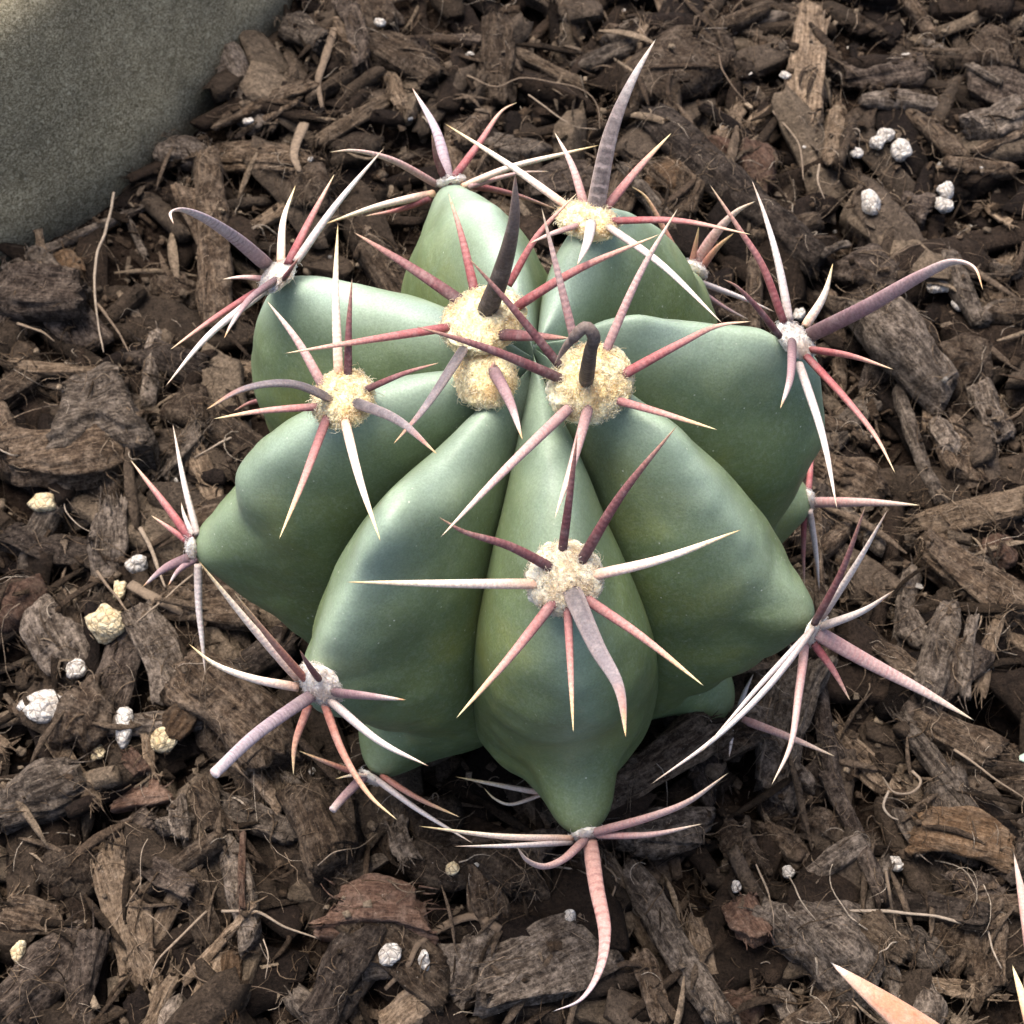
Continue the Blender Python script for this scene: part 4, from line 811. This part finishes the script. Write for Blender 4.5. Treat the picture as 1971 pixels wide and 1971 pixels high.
# traced roots and straws
FB = [('b', [(1100, 400), (1250, 460), (1380, 415), (1550, 435), (1740, 490), (1800, 580), (1810, 690)], 5, 'pale root arching behind the tall banded spine'), ('b', [(1430, 500), (1540, 590), (1680, 670), (1800, 690)], 5, 'short pale root joining the arching one'),
 ('f', [(1150, 1520), (1220, 1650), (1400, 1690), (1600, 1710), (1790, 1765)], 4, 'thin white root lying across the orange-brown splinter'), ('f', [(920, 780), (880, 860), (875, 1100)], 3, 'fine white root hanging over the long tan plate'),
 ('7', [(210, 1330), (400, 1340), (560, 1420), (740, 1490)], 9, 'pale straw between slender bent twig and reddish-brown chunk'), ('7', [(1690, 1430), (1550, 1360), (1350, 1440), (1250, 1520), (1200, 1620), (1080, 1750)], 20, 'grey curved leaf sheath near the long salmon spine'),
 ('g', [(800, 1230), (1100, 1240), (1350, 1260), (1560, 1310), (1700, 1340), (1740, 1470), (1800, 1590)], 10, 'wavy brown root bending down beside the large cut-off spine tip'), ('g', [(1240, 370), (1290, 430), (1230, 495), (1130, 490), (1060, 400)], 9, 'curled pale shred round the torn straw-coloured wood'),
 ('g', [(1090, 490), (1060, 580), (1110, 650), (1180, 680)], 8, 'hooked pale shred below the torn straw-coloured wood'), ('8', [(980, 1080), (1060, 1150), (1020, 1350), (1030, 1550), (1080, 1750)], 7, 'brown root running alongside the salmon spine'), ('7', [(720, 1090), (800, 1020), (950, 990), (1040, 920)], 4, 'thin curved root over the stout brown log'),
 ('e', [(480, 60), (410, 180), (410, 270), (480, 350), (580, 400)], 4, 'thin looping root beside the frayed grey-brown chunk'), ('e', [(1200, 660), (1000, 840), (820, 975)], 7, 'straight grey straw leaning from the leftmost spines'), ('f', [(900, 1250), (1000, 1320), (1070, 1400)], 4, None), ('f', [(1280, 1240), (1080, 1440), (980, 1540), (930, 1650)], 8, 'pale straw crossing the frayed tan splinter'),
 ('f', [(1640, 1400), (1660, 1500), (1640, 1650)], 4, None), ('d', [(100, 720), (250, 770), (330, 830)], 8, None), ('c', [(1050, 1640), (1200, 1540), (1320, 1510), (1450, 1520)], 5, 'fine root above the long mauve hooked spine'), ('c', [(380, 690), (470, 800), (540, 900), (560, 1000), (570, 1120)], 7, 'bent straw beyond the long charcoal-grey stick'),
 ('c', [(30, 330), (60, 430), (150, 560), (220, 640)], 5, None), ('a', [(700, 1200), (660, 1420), (600, 1560), (590, 1900), (640, 2180)], 9, 'long brown grass blade hanging below the stone block'), ('g', [(1080, 980), (1110, 1200), (1140, 1360)], 9, 'straight grey straw beside a small white perlite grain'), ('g', [(270, 940), (360, 1150), (375, 1400)], 6, None), ('g', [(480, 1020), (540, 1160), (640, 1290)], 5, None),
 ('d', [(600, 600), (720, 740), (800, 900)], 9, None), ('e', [(600, 650), (700, 770), (800, 900)], 10, None), ('e', [(800, 720), (980, 820), (1100, 880), (1200, 920)], 26, 'bent pale brown stem beside the leftmost cactus spines'), ('e', [(870, 380), (960, 560), (1020, 740)], 13, None),
 ('6', [(1640, 620), (1700, 720), (1690, 850), (1640, 900)], 6, None), ('6', [(1560, 1500), (1700, 1600), (1780, 1660), (1930, 1760)], 8, None), ('4', [(700, 380), (600, 430), (480, 500)], 8, None), ('c', [(660, 1020), (650, 1120), (690, 1230)], 7, None), ('b', [(400, 150), (350, 300), (310, 430), (330, 570)], 20, 'dry upright stem with frayed top near the stone block'), ('1', [(790, 520), (740, 680), (760, 780)], 24, 'short flaky stem right of the squared brown stick')]
for i, (c, pts, wp, lab) in enumerate(FB):
    P2 = spline([cpx(c, p) for p in pts], 22); out = []
    for k, (x, y) in enumerate(P2):
        h = float(np.clip(hget(*gp(x, y, .4)), 0, .85)); out.append((x, y, h))
    hh = smooth(np.array([o[2] for o in out]), 3)+.04+.06*np.sin(np.linspace(0, math.pi, 22))
    Q = np.array([at_z(x, y, z) for (x, y, _), z in zip(out, hh)]); k = depth(Q[11])/FPX; rd = wp*k*(.34 if wp < 15 else .45)
    Q = Q+np.stack([.02*vnoise(Q*3, i+70), .02*vnoise(Q*3, i+80), .015*vnoise(Q*4, i+90)], -1)
    tv, tf = tube(Q-Q[0], rd*(1-.55*np.linspace(0, 1, 22)**2)*(1+.18*vnoise(Q*7, i)), 7, .35 if wp > 15 else .8)
    o = obj('root_fibre', mesh('root_fibre', tv, tf, FIB), None, Q[0])
    if lab: tag(o, lab, 'root')
    else: name_near(o, 'thin dry root fibre', *P2[11], 'root', 'thin dry root fibres')

# what nobody could count: crumbs, shards and hair-fine fibres over the whole bed
def spot_any():
    while True:
        y = rng.uniform(-6.8, 12.2); hw = 6.0+(y+6)*.23; x = rng.uniform(-hw-.6, hw+.4); p = np.array([x, y])
        if on_stone(p, .05): continue
        return p
PAL = np.array([(.030, .020, .013), (.055, .037, .024), (.085, .060, .041), (.12, .09, .064), (.17, .13, .092), (.26, .20, .14), (.45, .41, .36)]); PW = np.array([.26, .27, .2, .13, .08, .045, .015])
SH = np.array([(-1, -1, -1), (1, -1, -1), (1, 1, -1), (-1, 1, -1), (-1, -1, 1), (1, -1, 1), (1, 1, 1), (-1, 1, 1), (1.25, 0, 0), (-1.25, 0, 0)], float)*.5
SF = [(0, 3, 2, 1), (4, 5, 6, 7), (0, 1, 5, 4), (3, 7, 6, 2), (1, 2, 8), (2, 6, 8), (6, 5, 8), (5, 1, 8), (0, 9, 3), (3, 9, 7), (7, 9, 4), (4, 9, 0)]
def scatter(n_, size, kind):
    Vs, Fs, Ts, b = [], [], [], 0
    for i in range(n_):
        p = spot_any(); h = hget(*p)
        if rng.random() > (1.0 if h < -.25 else (.35 if h < -.05 else .05)): continue
        L = size()
        if kind == 'shard': D3 = np.array([L, L*rng.uniform(.18, .5), L*rng.uniform(.12, .3)])
        else: D3 = np.array([L, L*rng.uniform(.7, 1), L*rng.uniform(.6, .9)])
        v = SH*D3*(1+rng.normal(size=(10, 1))*.18)
        a, t = rng.uniform(0, 6.283), rng.normal()*.45
        R1 = np.array([[math.cos(t), 0, math.sin(t)], [0, 1, 0], [-math.sin(t), 0, math.cos(t)]]); R2 = np.array([[math.cos(a), -math.sin(a), 0], [math.sin(a), math.cos(a), 0], [0, 0, 1]])
        v = v@R1.T@R2.T+np.array([*p, h+D3[2]*.25])
        Vs.append(v); Fs += [tuple(k+b for k in f) for f in SF]; b += 10
        Ts.append(np.repeat(PAL[rng.choice(len(PAL), p=PW)][None]*rng.uniform(.7, 1.25), 10, 0))
    return np.vstack(Vs), Fs, np.vstack(Ts)
V, Fs, Ts = scatter(3200, lambda: float(np.clip(rng.lognormal(-2.0, .45), .05, .26)), 'shard')
o = obj('bark_shards', mesh('bark_shards', V, Fs, LIT, False, {'tone': Ts})); tag(o, 'fine bark shards scattered between the larger chips', 'bark litter', kind='stuff')
V, Fs, Ts = scatter(7000, lambda: float(np.clip(rng.lognormal(-2.9, .45), .02, .14)), 'crumb')
o = obj('soil_crumbs', mesh('soil_crumbs', V, Fs, LIT, True, {'tone': Ts})); tag(o, 'dark soil crumbs and pale grit between the bark chips', 'soil crumbs', kind='stuff')
Vs, Fs, Ts, b = [], [], [], 0
for i in range(1100):
    p = spot_any(); L = float(np.clip(rng.lognormal(-.75, .45), .18, 1.3)); a = rng.uniform(0, 6.283); d = np.array([math.cos(a), math.sin(a)])*L/2
    if np.hypot(*p) < 2.6: continue
    z1, z2 = hget(*(p-d)), hget(*(p+d)); zm = hget(*p)
    if abs(z1-z2) > .5*L+.1 or (zm > .32 and rng.random() < .85): continue
    z1, z2 = max(z1, zm-.2)+.015, max(z2, zm-.2)+.015
    P_ = np.array([np.r_[p+d*(2*f-1), z1+(z2-z1)*f+.03*math.sin(math.pi*f)] for f in np.linspace(0, 1, 5)]); P_[:, :2] += np.array([-d[1], d[0]])/L*2*(rng.normal()*.05)*np.sin(np.linspace(0, math.pi, 5))[:, None]
    wd = L*rng.uniform(.03, .085)
    tv, tf = tube(P_, wd*np.array([.35, .9, 1, .8, .25]), 5, rng.uniform(.3, .6))
    Vs.append(tv); Fs += [tuple(k+b for k in f) for f in tf]; b += len(tv)
    tn = np.array([(.025, .017, .011), (.055, .038, .026), (.105, .076, .053), (.20, .15, .104)])[rng.choice(4, p=[.25, .32, .28, .15])]
    Ts.append(np.repeat(tn[None]*rng.uniform(.7, 1.2), len(tv), 0))
o = obj('bark_slivers', mesh('bark_slivers', np.vstack(Vs), Fs, LIT, True, {'tone': np.vstack(Ts)})); tag(o, 'thin shredded bark slivers strewn over the chips', 'bark litter', kind='stuff')
Vs, Fs, Ts, b = [], [], [], 0
clumps = [spot_any() for _ in range(120)]
for i in range(5200):
    p = spot_any() if i % 3 else clumps[rng.integers(len(clumps))]+rng.normal(size=2)*.35
    if on_stone(p, .02): continue
    a = rng.uniform(0, 6.283); L = float(np.clip(rng.lognormal(-.9, .5), .12, 1.6)); cv = rng.normal()*1.6; cw = rng.normal()*2
    K = 9; q = [p]; an = a
    for k in range(K-1):
        q.append(q[-1]+np.array([math.cos(an), math.sin(an)])*L/(K-1)); an += (cv+cw*math.sin(k*1.3))/(K-1)+rng.normal()*.13
    q = np.array(q); hs = smooth(np.array([hget(*c) for c in q]), 1)+rng.uniform(.0, .05)+rng.uniform(0, .10)*np.sin(np.linspace(0, math.pi, K))
    if np.hypot(*p) < 2.3 or hs.max() > .95: continue
    rd = rng.choice([.004, .006, .009, .014], p=[.38, .37, .2, .05])
    tv, tf = tube(np.column_stack([q, hs]), rd*(1-.5*np.linspace(0, 1, K)), 4)
    Vs.append(tv); Fs += [tuple(k+b for k in f) for f in tf]; b += len(tv)
    tn = np.array([(.10, .068, .043), (.17, .122, .082), (.26, .195, .137), (.40, .33, .255)])[rng.choice(4, p=[.36, .34, .21, .09])]
    Ts.append(np.repeat(tn[None]*rng.uniform(.7, 1.2), len(tv), 0))
o = obj('fine_fibres', mesh('fine_fibres', np.vstack(Vs), Fs, LIT, True, {'tone': np.vstack(Ts)})); tag(o, 'hair-fine tangled root fibres strewn over the bark mulch', 'fibres', kind='stuff')

# ------------------------------------------------------------------ second cactus, cut off by the frame: only three spine tips reach in
NA = at_z(2030, 2235, 2.6)
NC = np.array([NA[0]+2.2, NA[1]-1.8, 0.0])
NB = obj('neighbour_cactus', None, None, NC); tag(NB, 'second cactus showing only large pink and orange spine tips', 'cactus')
sc = .80
for k, ro in rib_objs.items():
    r2 = ro.copy(); col.objects.link(r2); r2.parent = NB; r2.scale = (sc,)*3
na = obj('areole', pad_mesh(8), NB, NA-NC)
for tip, wpx, kind, zt in (((1598, 1852), 104, 'ntip', 3.4), ((1951, 1640), 56, 'pink', 3.1), ((1948, 1856), 52, 'ytip', 3.3)):
    T_ = at_z(*tip, zt); b_ = np.array([0, 0, 0.]); t_ = T_-NA; md = t_*.5+np.array([0, 0, .25])
    if kind == 'ntip': mt = 'tip'
    else: mt = 'npink' if kind == 'pink' else 'yellow'
    obj('spine', spine_mesh([b_, md, t_], wpx/FPX*16.5, mt, np.array([0, 0, 1.])), na)

# pale green leaf tip that reaches in beyond the brown slab
p = gp(1972, 1440, .55)
V, Fc = [], None
n1, n2 = 14, 16
for i in range(n1):
    u = i/(n1-1)
    for j in range(n2):
        q = 2*math.pi*j/n2; r_ = math.sin(math.pi*min(u*.93+.03, 1))**.7
        V.append((u*1.1, .16*r_*math.cos(q), .07*r_*math.sin(q)+.10*u*u))
LM_ = Mat('leaf', .5, .4); lf = obj('leaf', mesh('leaf', V, grid_faces(n1, n2, True), LM_.done(LM_.ramp(LM_.noise(LM_.coord(), 6), [(.3, (.20, .26, .20)), (.7, (.32, .39, .32))]))), None, (p[0]+.10, p[1]+.1, float(hget(*p))+.12))
tag(lf, 'pale grey-green fleshy leaf tip resting on the bark chips', 'leaf')
